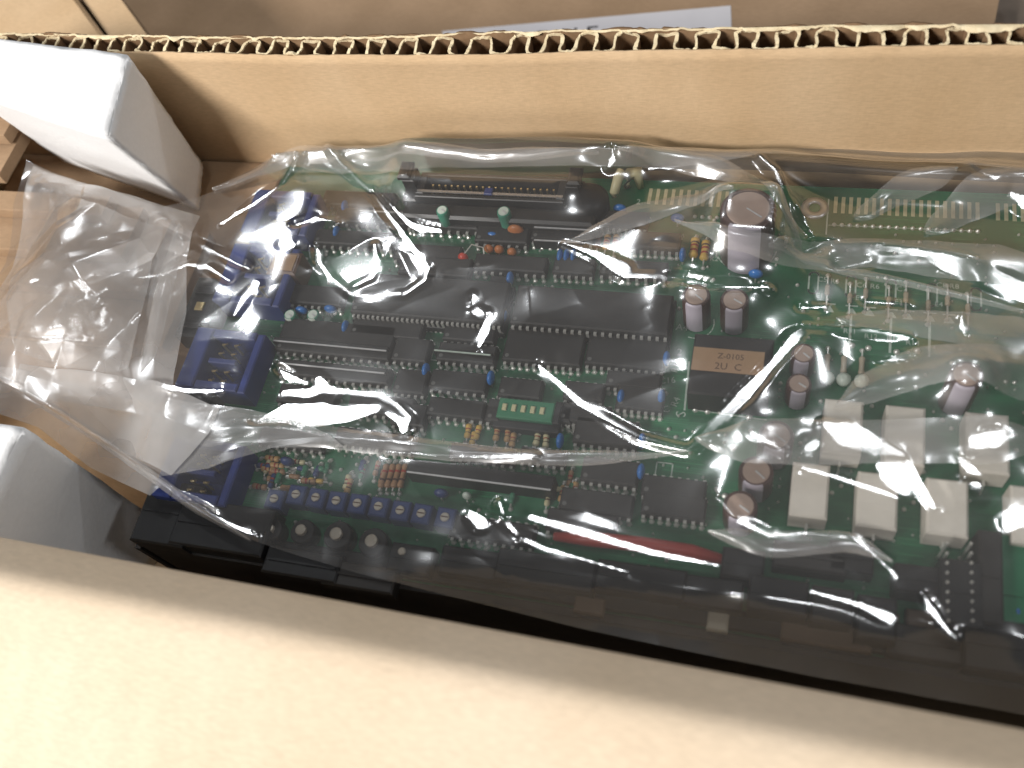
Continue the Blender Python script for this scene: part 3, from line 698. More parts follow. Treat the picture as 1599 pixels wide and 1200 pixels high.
for px, py in ((730, 672), (745, 674), (738, 684), (775, 676), (792, 678), (800, 686), (838, 684), (852, 687)): axl(px, py, 5.2, 1.1, 'yellow' if px < 770 else ('beige' if px < 810 else 'cream'), ((-0.9, 'brownband'), (0.8, 'redband')), lead=0.8, rz=random.uniform(-0.1, 0.1))
for px, py in ((424, 715), (432, 726), (418, 732)): axl(px, py, 5.5, 1.1, 'beige', ((-0.9, 'brownband'), (0.8, 'redband')), rz=math.pi/2)
for px in (598, 608, 618, 628): axl(px, 742, 8.5, 1.1, 'tan', ((-1.5, 'brownband'), (1.5, 'redband')), lead=1)
axl(492, 750, 5.5, 1.0, 'yellow', ((0, 'brownband'),), rz=math.pi/2)
for i in range(46):                                 # the crowd of little axial parts towards the front left
    px = random.uniform(380, 900); py = random.uniform(715, 765)+0.05*(px-380)
    if 630 < px < 870 and py < 775: continue
    if 450 < px < 720 and py > 758: continue
    axl(px, py, random.choice((4.0, 5.5)), random.choice((0.9, 1.1)), random.choice(('beige', 'tan', 'glass', 'bluetrim', 'greenpart', 'cream', 'tan')), ((-0.8, 'brownband'), (0.7, 'redband')), rz=random.choice((0, 0, math.pi/2)), lead=0.8)
# glass diodes in rows at the right
for i, px in enumerate((1292, 1327, 1352, 1388, 1415, 1450, 1480, 1512)):
    py = 452+0.09*(px-1292)
    axl(px, py+10*(i % 2), 4.0, 0.8, 'glass', ((1.0, 'brownband'),), name='diode', lead=4.0)
# radial ceramic capacitors (blue lozenges), upright
def radial(mm, w, h, t_):
    def mk():
        bm = bmesh.new(); bmesh.ops.create_uvsphere(bm, u_segments=12, v_segments=8, radius=1)
        for v in bm.verts: v.co = Vector((v.co.x*t_/2, v.co.y*w/2, v.co.z*h/2+h/2+1.2))*S
        me = bpy.data.meshes.new('radial_capacitor'); bm.to_mesh(me); bm.free(); me.materials.append(M[mm]); me.polygons.foreach_set('use_smooth', [True]*len(me.polygons))
        l = MB(); l.tube([(0, -1.2, 1.8), (0, -1.3, 0.1)], 0.28, 5).tube([(0, 1.2, 1.8), (0, 1.3, 0.1)], 0.28, 5)
        return [('ceramic_capacitor', me), ('leads', l.mesh('leads', M['tin']))]
    return cached(('rad', mm, w, h, t_), mk)
def rad(px, py, mm='blue2', w=5.0, h=5.0, t_=2.6, rz=0.0):
    p = at(px, py, h*0.6); place('ceramic_capacitor', radial(mm, w, h, t_), p[0], p[1], 0, rz); env(p[0]-2, p[0]+2, p[1]-2, p[1]+2, h+1.4)
for px, py in ((797, 437), (787, 495), (1041, 562), (1033, 622), (970, 622), (767, 592), (666, 580), (1003, 690), (1001, 738), (541, 513), (1066, 400), (540, 325), (527, 365), (1418, 905), (875, 690), (1400, 896)): rad(px, py, h=5.5, w=5.2, t_=2.5)
for px in (875, 885, 896): rad(px, 402, h=5.5, w=5.5, t_=2.2)
for px, py in ((770, 371), (1058, 343), (472, 487), (517, 485), (968, 328), (1180, 430)): rad(px, py, h=4.2, w=2.8, t_=5.0)
for px, py in ((764, 391), (780, 392), (800, 396)): rad(px, py, 'orange', 3.0, 4.0, 3.6)
rad(806, 362, 'orange', 3.2, 6.5, 6.5)
rad(724, 405, 'red', 3.4, 5.0, 4.0)
p = at(738, 398, 4); place('wire_link', [('wire_link', MB().tube([(p[0]-3, p[1]-2, 0.2), (p[0]-3, p[1]-1, 5), (p[0], p[1]+2, 7.5), (p[0]+4, p[1]+2, 6), (p[0]+5, p[1]-2, 3), (p[0]+4.5, p[1]-4, 0.2)], 0.28, 6).mesh('wire_link', M['tin']))], 0, 0)
rad(1585, 960, 'blue2', 5, 6, 3); rad(450, 722, 'bluetrim', 3, 5, 5); rad(690, 772, 'bluetrim', 3, 4, 5); rad(730, 776, 'whitebead', 2.4, 4, 3)
p = at(968, 290, 8); place('cream_capacitor', [('cream_capacitor', MB().tube([(p[0]-1.5, p[1]-4, 6.5), (p[0]-1.6, p[1]-3.6, 8), (p[0]-0.5, p[1]+1, 11), (p[0]+0.2, p[1]+3.6, 11.5), (p[0]+0.3, p[1]+4, 11)], (0.8, 1.7, 1.9, 1.7, 0.7), 10).mesh('cream_capacitor', M['cream'], True)),
    ('base', MB().tube([(p[0]+1, p[1]+6, 0.2), (p[0]+3, p[1]+6, 8), (p[0]+5.5, p[1]+6, 9), (p[0]+6, p[1]+6, 0.2)], (1.2, 2.2, 2.2, 1.2), 8).mesh('base', M['cream'], True))], 0, 0)
env(p[0]-4, p[0]+6, p[1]-4, p[1]+6, 12.5)
# green DIP switch
p = at(823, 640, 6); place('dip_switch', [('dip_switch', MB().box(-10, 9, -3.6, 3.6, 0.2, 6, 0.4).mesh('dip_switch', M['greenpart'])), ('end_block', MB().box(9.1, 11.5, -4, 4, 0.2, 6.4, 0.5).mesh('end_block', M['black'])), ('base', MB().box(-11, 11.6, -6.5, -3.7, 0.2, 4.5, 0.3).mesh('base', M['black']))]
    + [('slider', MB().box(-8.4+i*3.2, -6.9+i*3.2, -1.2, 1.2, 6.02, 6.7, 0.2).mesh('slider', M['cream'])) for i in range(5)], p[0], p[1])
# trimmers and knobs
def trimmer():
    return cached('trim', lambda: [('trimmer', MB().box(-3.1, 3.1, -3.3, 3.3, 0.2, 6.4, 0.5).mesh('trimmer', M['bluetrim'])), ('screw', MB().lathe([(1.45, 6.41), (1.45, 6.8), (1.2, 7.0)], 14).mesh('screw', M['screw'])), ('slot', MB().box(-1.2, 1.2, -0.2, 0.2, 7.01, 7.08).mesh('slot', M['brownband']))])
for px, py in ((427, 778), (461, 771), (492, 776), (524, 781), (557, 785), (590, 790), (624, 796), (657, 801), (694, 807)):
    p = at(px, py, 7); place('trimmer', trimmer(), p[0], p[1], 0, random.uniform(-0.03, 0.03)); env(p[0]-3, p[0]+3, p[1]-3, p[1]+3, 7.2)
for px, py, r in ((470, 828, 4.2), (525, 834, 4.8), (580, 845, 4.8), (628, 862, 3.0), (420, 825, 4.0)):
    p = at(px, py, 7); place('potentiometer', [('potentiometer', MB().lathe([(r, 0.2), (r, 5.5), (r*0.9, 6.2)], 18).mesh('potentiometer', M['black'], 'auto')), ('shaft', MB().lathe([(r*0.42, 6.2), (r*0.42, 7.6), (r*0.3, 7.9)], 12).mesh('shaft', M['screw']))], p[0], p[1])
# parts in front-edge shade; front-left black blocks are added to darken it
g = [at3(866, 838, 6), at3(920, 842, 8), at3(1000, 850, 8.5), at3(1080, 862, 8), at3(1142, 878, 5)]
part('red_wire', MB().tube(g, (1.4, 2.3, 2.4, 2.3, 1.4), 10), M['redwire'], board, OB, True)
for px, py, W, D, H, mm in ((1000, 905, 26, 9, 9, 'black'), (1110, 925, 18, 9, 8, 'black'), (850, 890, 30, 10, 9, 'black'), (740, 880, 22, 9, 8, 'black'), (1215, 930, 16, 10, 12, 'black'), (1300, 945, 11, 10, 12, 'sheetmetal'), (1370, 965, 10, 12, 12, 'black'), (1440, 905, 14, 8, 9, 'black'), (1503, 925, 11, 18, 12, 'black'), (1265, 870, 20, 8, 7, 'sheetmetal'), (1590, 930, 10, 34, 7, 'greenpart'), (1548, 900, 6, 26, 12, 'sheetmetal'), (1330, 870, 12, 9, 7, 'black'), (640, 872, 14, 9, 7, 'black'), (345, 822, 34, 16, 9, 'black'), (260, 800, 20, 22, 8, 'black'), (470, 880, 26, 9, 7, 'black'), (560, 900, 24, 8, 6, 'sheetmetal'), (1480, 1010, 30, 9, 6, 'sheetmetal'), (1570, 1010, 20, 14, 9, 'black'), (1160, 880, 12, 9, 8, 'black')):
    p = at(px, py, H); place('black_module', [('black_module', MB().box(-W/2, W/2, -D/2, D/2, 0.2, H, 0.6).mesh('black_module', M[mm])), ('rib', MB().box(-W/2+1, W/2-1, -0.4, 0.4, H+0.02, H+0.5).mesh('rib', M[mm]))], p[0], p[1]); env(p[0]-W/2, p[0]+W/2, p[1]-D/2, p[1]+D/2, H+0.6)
for px, py, W, D, mm in ((1121, 970, 6, 5.5, 'tag'), (1290, 992, 24, 6, 'shadecase'), (920, 945, 9, 5, 'shadecase'), (1440, 975, 8, 8, 'shadecase'), (1380, 978, 8, 8, 'shadecase')):
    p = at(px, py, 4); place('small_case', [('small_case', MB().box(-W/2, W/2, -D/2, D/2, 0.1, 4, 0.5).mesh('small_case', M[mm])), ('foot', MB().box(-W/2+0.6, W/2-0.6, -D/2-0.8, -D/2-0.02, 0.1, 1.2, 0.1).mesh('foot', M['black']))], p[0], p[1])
g = MB()
for i in range(9):
    for q in (1478, 1516): p = at(q+3*i*0.1, 850+i*15, 12); g.lathe([(0.5, 0.2), (0.5, 12.6), (0.25, 12.9)], 6, p[0], p[1])
o = part('pins', g, M['tin'], board, OB); o['kind'] = 'stuff'

# gold contact fingers, plated holes and printed marks
fm = MB().box(-0.62, 0.62, -3.6, 3.6, 0.03, 0.12).mesh('contact_finger', M['finger'])
for i in range(11):
    p = at(1015+i*12.0, 306+0.3*i, 0); link('contact_finger', fm, board, bl(p[0], 223.0, 0))
x0 = at(1305, 318, 0)[0]
for i in range(19): link('contact_finger', fm, board, bl(x0+i*2.54, 222.6, 0))
for i in range(6): link('contact_finger', fm, board, bl(x0+52+i*2.54, 222.6, 0))
sol = MB()
def dot(x, y, r=0.85): sol.lathe([(r, 0.03), (r*0.75, 0.5), (r*0.25, 0.85)], 7, x, y)
for i in range(19): dot(x0+i*2.54, 214.0)
for i in range(9): p = at(1085+i*11.6, 340, 0); dot(p[0], 214.6)
for i in range(1500):
    x = round(random.uniform(XL+4, XR-3)/2.54)*2.54; y = round(random.uniform(YF+4, YB-16)/2.54)*2.54
    if random.random() < 0.55: dot(x, y, random.choice((0.4, 0.5, 0.75)))
for px, py in ((1086, 640), (1105, 643), (1170, 652), (1330, 540), (1356, 544), (1400, 550), (1432, 548), (1145, 700), (1062, 770), (1132, 775), (1120, 765)): p = at(px, py, 0); dot(p[0], p[1], 1.1)
o = part('solder_joints', sol, M['tin'], board, OB); o['kind'] = 'stuff'
p = at(1272, 326, 0)
part('mounting_ring', MB().lathe([(2.0, 0.02), (2.0, 0.5), (3.2, 0.7), (4.6, 0.5), (4.7, 0.02)], 24, p[0], p[1], caps=False), M['silver'], board, OB, True)
part('screw_head', MB().lathe([(1.9, 0.02), (1.9, 0.45)], 16, p[0], p[1]), M['greenpart'], board, OB)
silk = MB()
def sline(pts, w=0.32):
    pts = [np.array(q) for q in pts]
    for a_, b_ in zip(pts[:-1], pts[1:]):
        d = (b_-a_)/(np.linalg.norm(b_-a_)+1e-9); nn = np.array([-d[1], d[0]])*w/2; a2 = a_-d*w/2; b2 = b_+d*w/2
        q = [a2-nn, b2-nn, b2+nn, a2+nn]; silk.add([(c[0], c[1], 0.05) for c in q], [(0, 1, 2, 3)])
def rectpx(px0, py0, wmm, hmm):
    a_ = at(px0, py0, 0); sline([a_, a_+(wmm, 0), a_+(wmm, -hmm), a_+(0, -hmm), a_], 0.4)
def ushape(px0, py0, w, h):
    a_ = at(px0, py0, 0); r = w/2; pts = []
    for k in range(9): t_ = math.pi*k/8; pts.append(a_+(r-r*math.cos(t_), r*math.sin(t_)*0.9))
    for k in range(9): t_ = math.pi*k/8; pts.append(a_+(r+r*math.cos(t_), -h-r*math.sin(t_)*0.9))
    pts.append(pts[0]); sline(pts, 0.55)
a_ = at(1076, 566, 0); sline([a_, at(1069, 640, 0)], 0.6); sline([at(1087, 641, 0), at(1196, 656, 0)], 0.4)
for i, px in enumerate((1264, 1322, 1384, 1448, 1516)): ushape(px, 430+0.1*(px-1264), 3.0, 6.0)
sline([at(1294, 352, 0), at(1520, 361, 0)], 0.3); sline([at(1085, 346, 0), at(1130, 349, 0)], 0.3); sline([at(1294, 312, 0), at(1290, 366, 0)], 0.5)
rectpx(1026, 722, 5.0, 14); rectpx(677, 547, 20, 4)
sline([at(798, 516, 0), at(1044, 534, 0), at(1044, 526, 0)], 0.5)
for i, px in enumerate((1295, 1330, 1358, 1392, 1418, 1452, 1482)):
    py = 475+0.09*(px-1295); a_ = at(px, py, 0); sline([a_-(1.7, 0), a_+(1.7, 0)], 0.5)
    b_ = a_-(0, 1.0); silk.add([(b_[0]-0.4, b_[1], 0.05), (b_[0]-1.7, b_[1]-2.2, 0.05), (b_[0]+1.7, b_[1]-2.2, 0.05), (b_[0]+0.4, b_[1], 0.05)], [(0, 1, 2, 3)])
    if i % 2: sline([b_-(0, 2.2), b_-(0, 15)], 0.8)
p = at(1165, 385, 0); sline([p+(10.5*math.cos(t_), 10.5*math.sin(t_)) for t_ in np.linspace(-math.pi*0.95, -0.05*math.pi, 18)], 0.45)
p = at(1087, 505, 0); sline([p+(6*math.cos(t_), 6*math.sin(t_)) for t_ in np.linspace(-math.pi*0.6, 0.1*math.pi, 10)], 0.35)
o = part('silkscreen', silk, M['silk'], board, OB); o.parent = pcb
for s_, px, py, size, rz in (('A4', 1065, 512, 3.6, 0), ('2', 1061, 551, 3.8, 0), ('R1', 1055, 575, 3.2, 1.4), ('C16', 1042, 595, 3.2, 0.2), ('R4', 1055, 628, 3.2, 1.3), ('S', 1064, 647, 4.6, math.pi/2), ('C', 1040, 640, 3.4, 0.4),
        ('C5', 1284, 437, 2.8, 0), ('R5', 1304, 440, 2.8, 0), ('C6', 1345, 446, 2.8, 0), ('R6', 1366, 448, 2.8, 0), ('C7', 1408, 452, 2.8, 0), ('C8', 1470, 446, 2.8, 0), ('R8', 1490, 448, 2.8, 0), ('E1', 1280, 462, 2.6, 0), ('E2', 1342, 466, 2.6, 0), ('E3', 1403, 472, 2.6, 0), ('E4', 1466, 476, 2.6, 0),
        ('R11', 1327, 518, 2.6, 0), ('R12', 1360, 526, 2.6, 0), ('R13', 1395, 530, 2.6, 0), ('R14', 1425, 536, 2.6, 0), ('2', 997, 316, 3.4, 0), ('CN1', 545, 302, 3.0, 0), ('IC9', 888, 582, 2.4, 0), ('C20', 790, 575, 2.4, 0), ('A', 1055, 388, 2.4, 0), ('K2', 1115, 405, 2.6, 0)):
    p = at(px, py, 0); link('silkscreen_mark', cached(('s', s_, size), lambda: text_mesh(s_, size, M['silk'])), pcb, bl(p[0], p[1], 0.06), rz)

# ------------------------------------------------------------------ the clear plastic bag
GX0, GX1, GY0, GY1 = -318.0, 126.0, 44.0, 240.0
def blur(a, r):
    for ax_ in (0, 1):
        p_ = np.concatenate([np.repeat(np.take(a, [0], ax_), r, ax_), a, np.repeat(np.take(a, [-1], ax_), r+1, ax_)], ax_)
        c_ = np.cumsum(p_, ax_); n_ = a.shape[ax_]
        hi = np.take(c_, range(2*r, 2*r+n_), ax_); lo_ = np.concatenate([np.zeros_like(np.take(c_, [0], ax_)), np.take(c_, range(0, n_-1), ax_)], ax_)
        a = (hi-lo_)/(2*r+1)
    return a
def glint_gradient(P_, lamp):
    v = CAM-P_; v /= np.linalg.norm(v, axis=-1, keepdims=True)
    l = lamp-P_; l /= np.linalg.norm(l, axis=-1, keepdims=True)
    h = v+l; return -h[..., 0]/h[..., 2], -h[..., 1]/h[..., 2]
GL = [  # (pixel polyline, widths in pixels)
 ([(345, 352), (395, 315), (440, 285), (470, 252)], (4, 7, 6, 5)),
 ([(513, 232), (525, 252), (580, 300), (625, 360), (668, 420), (662, 440), (630, 462)], (3, 5, 8, 10, 8, 8, 6)),
 ([(625, 460), (590, 464), (552, 464)], (6, 5, 4)),
 ([(492, 385), (494, 405), (515, 435), (552, 464)], (5, 9, 7, 4)),
 ([(552, 447), (580, 434), (588, 410), (584, 382)], (4, 5, 7, 5)),
 ([(458, 350), (490, 343), (522, 350)], (3, 9, 3)),
 ([(440, 380), (455, 384)], (14, 14)),
 ([(593, 300), (620, 330), (640, 350), (660, 357), (685, 360)], (6, 9, 12, 14, 9)),
 ([(738, 460), (742, 485), (760, 500)], (7, 18, 10)),
 ([(762, 490), (756, 520), (748, 545)], (9, 18, 8)),
 ([(840, 570), (870, 598), (905, 632), (950, 660), (1000, 688), (1076, 708)], (7, 10, 13, 9, 7, 5)),
 ([(1080, 706), (1110, 672), (1160, 615), (1205, 565), (1240, 525), (1255, 510)], (6, 14, 20, 12, 17, 6)),
 ([(1255, 510), (1300, 516), (1360, 524), (1420, 532)], (4, 5, 8, 5)),
 ([(880, 384), (930, 402), (970, 425), (985, 436)], (3, 16, 30, 12)),
 ([(975, 436), (1030, 433), (1072, 434), (1110, 440), (1200, 452)], (14, 9, 10, 8, 3)),
 ([(1184, 250), (1210, 280), (1240, 320), (1268, 365)], (4, 9, 8, 5)),
 ([(1248, 376), (1300, 382), (1370, 390), (1440, 402), (1480, 415), (1540, 432), (1599, 455)], (6, 8, 9, 12, 28, 32, 34)),
 ([(1305, 411), (1370, 410), (1440, 412)], (4, 5, 6)),
 ([(430, 572), (445, 585), (478, 600)], (5, 14, 6)),
 ([(495, 592), (505, 602)], (14, 16)),
 ([(440, 612), (480, 615), (500, 608), (540, 613), (590, 620), (620, 635), (640, 655), (632, 675)], (12, 20, 18, 10, 8, 8, 9, 14)),
 ([(400, 655), (445, 645), (500, 650), (545, 652), (590, 644)], (12, 36, 42, 26, 8)),
 ([(604, 650), (622, 660), (630, 678)], (5, 10, 10)),
 ([(258, 608), (290, 612), (345, 608)], (12, 10, 6)),
 ([(252, 352), (275, 368), (320, 388), (360, 405), (385, 415)], (14, 9, 7, 6, 4)),
 ([(218, 438), (255, 433), (295, 415), (325, 418), (355, 436)], (3, 7, 7, 8, 4)),
 ([(365, 494), (380, 465), (400, 442)], (4, 12, 10)),
 ([(700, 713), (760, 714), (830, 717)], (3, 6, 12)),
 ([(600, 705), (660, 708), (700, 712)], (3, 5, 5)),
 ([(780, 788), (788, 815), (815, 842), (850, 858), (880, 864)], (7, 9, 9, 8, 5)),
 ([(735, 805), (750, 818)], (14, 22)),
 ([(830, 810), (870, 822), (940, 842), (1020, 866), (1090, 880), (1120, 886)], (12, 12, 12, 10, 7, 3)),
 ([(880, 865), (930, 880), (980, 895)], (4, 5, 2)),
 ([(1120, 780), (1150, 812), (1200, 838)], (5, 7, 5)),
 ([(1200, 838), (1260, 834), (1325, 842)], (3, 4, 3)),
 ([(1330, 842), (1360, 865), (1400, 900)], (5, 4, 3)),
 ([(1447, 935), (1460, 960), (1472, 980), (1488, 1003)], (7, 11, 9, 5)),
 ([(240, 760), (290, 785), (345, 815), (395, 838)], (4, 8, 9, 6)),
 ([(1290, 668), (1320, 682), (1350, 690), (1385, 700), (1412, 708)], (16, 40, 36, 18, 8)),
 ([(1262, 702), (1272, 695)], (16, 16)),
 ([(1175, 675), (1200, 692), (1220, 706)], (9, 7, 5)),
 ([(1250, 732), (1300, 745), (1360, 765), (1400, 778)], (5, 7, 9, 6)),
 ([(1375, 732), (1395, 745), (1405, 765), (1420, 720), (1440, 760), (1458, 790)], (18, 40, 20, 10, 12, 8)),
 ([(1520, 695), (1545, 688), (1565, 675)], (20, 26, 8)),
 ([(1500, 720), (1515, 735), (1530, 742)], (14, 16, 6)),
 ([(1500, 755), (1515, 760), (1530, 755)], (10, 12, 5)),
 ([(1575, 820), (1599, 810), (1630, 800)], (16, 22, 22)),
 ([(1370, 565), (1400, 562), (1425, 560)], (4, 7, 4)),
 ([(1500, 495), (1500, 510), (1508, 522)], (5, 6, 4)),
 ([(1510, 258), (1535, 270), (1555, 278)], (3, 5, 3)),
 ([(1350, 470), (1420, 478)], (4, 5)), ([(1250, 478), (1290, 482)], (5, 4)),
 ([(955, 230), (958, 250), (950, 262)], (4, 8, 8)), ([(1010, 260), (1050, 266), (1085, 272)], (4, 5, 3)),
 ([(115, 505), (125, 520)], (18, 16)), ([(122, 442), (135, 455)], (16, 14)), ([(150, 465), (165, 450)], (5, 5)), ([(50, 443), (60, 440)], (7, 7)),
 ([(60, 535), (110, 530), (140, 535)], (6, 14, 5)), ([(160, 480), (160, 508)], (8, 10)), ([(160, 618), (175, 630), (180, 640)], (8, 10, 6)),
 ([(68, 276), (62, 282)], (7, 6)), ([(1265, 925), (1340, 945), (1390, 965)], (5, 8, 14)), ([(1580, 300), (1599, 320)], (8, 20)),
]

ncell = 300; DBG = False
sx_ = rng.uniform(GX0, GX1, ncell); sy_ = rng.uniform(GY0, GY1, ncell); dense = sx_ < -215
tiltx = rng.normal(0, 0.055, ncell); tilty = rng.normal(0.0, 0.055, ncell)
tiltx[dense] *= 2.6; tilty[dense] *= 2.6
def film_surface(G, start, iters):
    """height of the film on a grid of step G: draped over the parts, crumpled into facets, with strips tilted to a lamp"""
    NX = int((GX1-GX0)/G)+1; NY = int((GY1-GY0)/G)+1
    gx = GX0+G*np.arange(NX); gy = GY0+G*np.arange(NY); XX, YY = np.meshgrid(gx, gy)
    envz = np.zeros((NY, NX))+1.0
    for (x0_, x1_, y0_, y1_, z_) in ENV:
        i0, i1 = np.searchsorted(gx, (x0_-1.5, x1_+1.5)); j0, j1 = np.searchsorted(gy, (y0_-1.5, y1_+1.5))
        envz[j0:j1, i0:i1] = np.maximum(envz[j0:j1, i0:i1], z_+0.6)
    left = XX < -206
    envz[left] = np.maximum(envz[left], 7.0)
    z0 = envz.copy()
    for r_ in (19, 19, 14, 14, 10, 10, 6.4, 6.4, 4, 4, 2.4, 2.4, 1.6): z0 = np.maximum(blur(z0, int(r_/G)), envz)
    z0 = blur(blur(z0, int(3.2/G)), int(3.2/G))+2.8
    z0 += 9.0*np.exp(-((YY-229)/7.0)**2)*np.clip((XX+230)/30, 0, 1)
    z0 += 10.0*np.exp(-(((XX+262)/38.0)**2+((YY-150)/45.0)**2))
    z0 -= 3.0*np.clip((75-YY)/12, 0, 1)
    gxt, gyt = np.gradient(z0, G, axis=1), np.gradient(z0, G, axis=0)
    W_ = np.full((NY, NX), 0.25)
    best = np.full((NY, NX), 1e9); idx = np.zeros((NY, NX), int)
    wx = XX+6*np.sin(YY/17.0)+3*np.sin(XX/11.0+YY/23.0); wy = YY+5*np.sin(XX/19.0)
    for k in range(ncell):
        d_ = ((wx-sx_[k])*0.55)**2+((wy-sy_[k])*1.0)**2
        m_ = d_ < best; best[m_] = d_[m_]; idx[m_] = k
    gxt += tiltx[idx]; gyt += tilty[idx]
    P3 = np.stack([XX, YY, z0], -1)
    HG = [glint_gradient(P3, L_) for L_ in LAMPS]
    def zat(x, y): return z0[min(max(int((y-GY0)/G), 0), NY-1), min(max(int((x-GX0)/G), 0), NX-1)]
    def film_pt(px, py):
        zz = 12.0
        for _ in range(6): p_ = at(px, py, zz); zz = 0.5*zz+0.5*zat(p_[0], p_[1])
        return at(px, py, zz)
    rec = []
    for pts, wd in GL:
        P_ = np.array([film_pt(*p_) for p_ in pts]); Wm = np.array(wd)/4.4/2
        rec.append((pts[0], [], np.zeros((NY, NX), bool))); prev = None
        for k in range(len(P_)-1):
            # the lamp this piece of the crease can mirror with the least climb along its own length
            cost = []; mid = np.array([*(P_[k]+P_[k+1])/2, 16.0]); d_ = P_[k+1]-P_[k]
            for q, L_ in enumerate(LAMPS):
                g_ = np.array(glint_gradient(mid, L_))
                c_ = abs(g_@d_)+0.2*np.hypot(*g_)*np.linalg.norm(d_)+0.5*max(Wm[k], Wm[k+1])*np.hypot(*g_)
                if L_[1] > 0 and mid[1] > 238-40*L_[1]/L_[2]: c_ += 1e3       # the back wall hides this lamp from here
                if L_[1] < 0 and mid[1] < 45+52*-L_[1]/L_[2]: c_ += 1e3       # and the front wall this one
                cost.append(c_*(0.75 if q == prev else 1.0))
            prev = int(np.argmin(cost)); HGX, HGY = HG[prev]; rec[-1][1].append(prev)
            a_, b_ = P_[k], P_[k+1]; d_ = b_-a_; ll = d_@d_+1e-9
            t_ = np.clip(((XX-a_[0])*d_[0]+(YY-a_[1])*d_[1])/ll, 0, 1)
            ex = XX-a_[0]-t_*d_[0]; ey = YY-a_[1]-t_*d_[1]
            dist = np.hypot(ex, ey); ww = np.maximum(Wm[k]*(1-t_)+Wm[k+1]*t_, 0.55)
            m_ = dist < ww; rec[-1][2][m_] = True
            gxt[m_] = HGX[m_]-0.02*ex[m_]/ww[m_]; gyt[m_] = HGY[m_]-0.02*ey[m_]/ww[m_]; W_[m_] = 20.0
            m2 = (~m_) & (dist < ww+2.0) & (W_ < 1); W_[m2] = 0.04    # film is free to bend sharply beside the strip
    lam = 0.0022
    def dxf(a): o_ = np.zeros_like(a); o_[:, :-1] = (a[:, 1:]-a[:, :-1])/G; return o_
    def dyf(a): o_ = np.zeros_like(a); o_[:-1] = (a[1:]-a[:-1])/G; return o_
    def dxT(a): o_ = np.zeros_like(a); o_[:, :-1] -= a[:, :-1]/G; o_[:, 1:] += a[:, :-1]/G; return o_
    def dyT(a): o_ = np.zeros_like(a); o_[:-1] -= a[:-1]/G; o_[1:] += a[:-1]/G; return o_
    def Aop(a): return dxT(W_*dxf(a))+dyT(W_*dyf(a))+lam*a
    rhs = dxT(W_*gxt)+dyT(W_*gyt)+lam*z0
    z = z0.copy() if start is None else start(XX, YY)
    r_ = rhs-Aop(z); diag = 4*W_/G**2+lam; y_ = r_/diag; p_ = y_.copy(); rs = (r_*y_).sum()
    for it in range(iters):
        Ap = Aop(p_); al = rs/(p_*Ap).sum(); z += al*p_; r_ -= al*Ap
        y_ = r_/diag; rn = (r_*y_).sum(); p_ = y_+rn/rs*p_; rs = rn
    push = np.maximum(envz-z, 0); r3 = int(2.4/G)
    zc_ = z+blur(np.maximum(blur(push, r3)*1.3, push), r3)
    m_ = W_ > 5; sm = m_
    e_ = np.hypot(np.gradient(zc_, G, axis=1)-gxt, np.gradient(zc_, G, axis=0)-gyt)[m_]
    if DBG and G < 0.5:
        ef = np.hypot(np.gradient(zc_, G, axis=1)-gxt, np.gradient(zc_, G, axis=0)-gyt)
        for a_, k_, mm_ in rec: print(a_, k_, round(float(np.median(ef[mm_])), 3), round(float(push[mm_].mean()), 2))
    print('film', G, zc_.min(), zc_.max(), 'strip slope error', np.median(e_), e_.mean())
    return z, zc_, film_pt
def sampler(z, G):
    NY, NX = z.shape
    def f(x, y):
        fx = np.clip((x-GX0)/G, 0, NX-1.001); fy = np.clip((y-GY0)/G, 0, NY-1.001); i = fx.astype(int); j = fy.astype(int); u = fx-i; v = fy-j
        return z[j, i]*(1-u)*(1-v)+z[j, i+1]*u*(1-v)+z[j+1, i]*(1-u)*v+z[j+1, i+1]*u*v
    return f
za, _, film_pt = film_surface(1.8, None, 400)
za, _, film_pt = film_surface(0.9, sampler(za, 1.8), 350)
zb, zc_, film_pt = film_surface(0.45, sampler(za, 0.9), 260)
zfilm = sampler(zc_, 0.45)
bag = empty('plastic_bag', (-60, 150, 0), 'crinkled clear plastic bag wrapped over the circuit board', 'bag')
OG = np.array([-60, 150, 0.0])
def poly(pts, n):
    P_ = np.array(pts, float); s_ = np.concatenate([[0], np.cumsum(np.linalg.norm(np.diff(P_, axis=0), axis=1))]); u = np.linspace(0, s_[-1], n)
    return np.stack([np.interp(u, s_, P_[:, 0]), np.interp(u, s_, P_[:, 1])], 1)
back = [at(62, 272, 14), at(150, 300, 16), at(245, 322, 16), at(330, 288, 16), at(430, 238, 16), at(560, 229, 18), at(760, 236, 18), at(960, 228, 18), at(1100, 221, 18), at(1300, 226, 18), at(1500, 236, 18), np.array([122, 231])]
back = [np.array([q[0], min(q[1], 234.0)]) for q in back]
fr_ = [at(0, 592, 10), at(130, 665, 9), at(250, 752, 8), at(400, 852, 6), at(560, 900, 4), at(900, 985, 2), np.array([20, 58]), np.array([122, 57])]
lf = [fr_[0], at(-40, 520, 10), at(20, 420, 12), back[0]]
rt = [fr_[-1], back[-1]]
nu, nv = 900, 420
Cb = poly(fr_, nu); Ct = poly(back, nu); Cl = poly(lf, nv); Cr = poly(rt, nv)
u = np.linspace(0, 1, nu)[None, :, None]; v = np.linspace(0, 1, nv)[:, None, None]
Q = (1-v)*Cb[None]+v*Ct[None]+(1-u)*Cl[:, None]+u*Cr[:, None]-((1-u)*(1-v)*Cb[0]+u*(1-v)*Cb[-1]+(1-u)*v*Ct[0]+u*v*Ct[-1])
ZQ = zfilm(Q[..., 0], Q[..., 1])
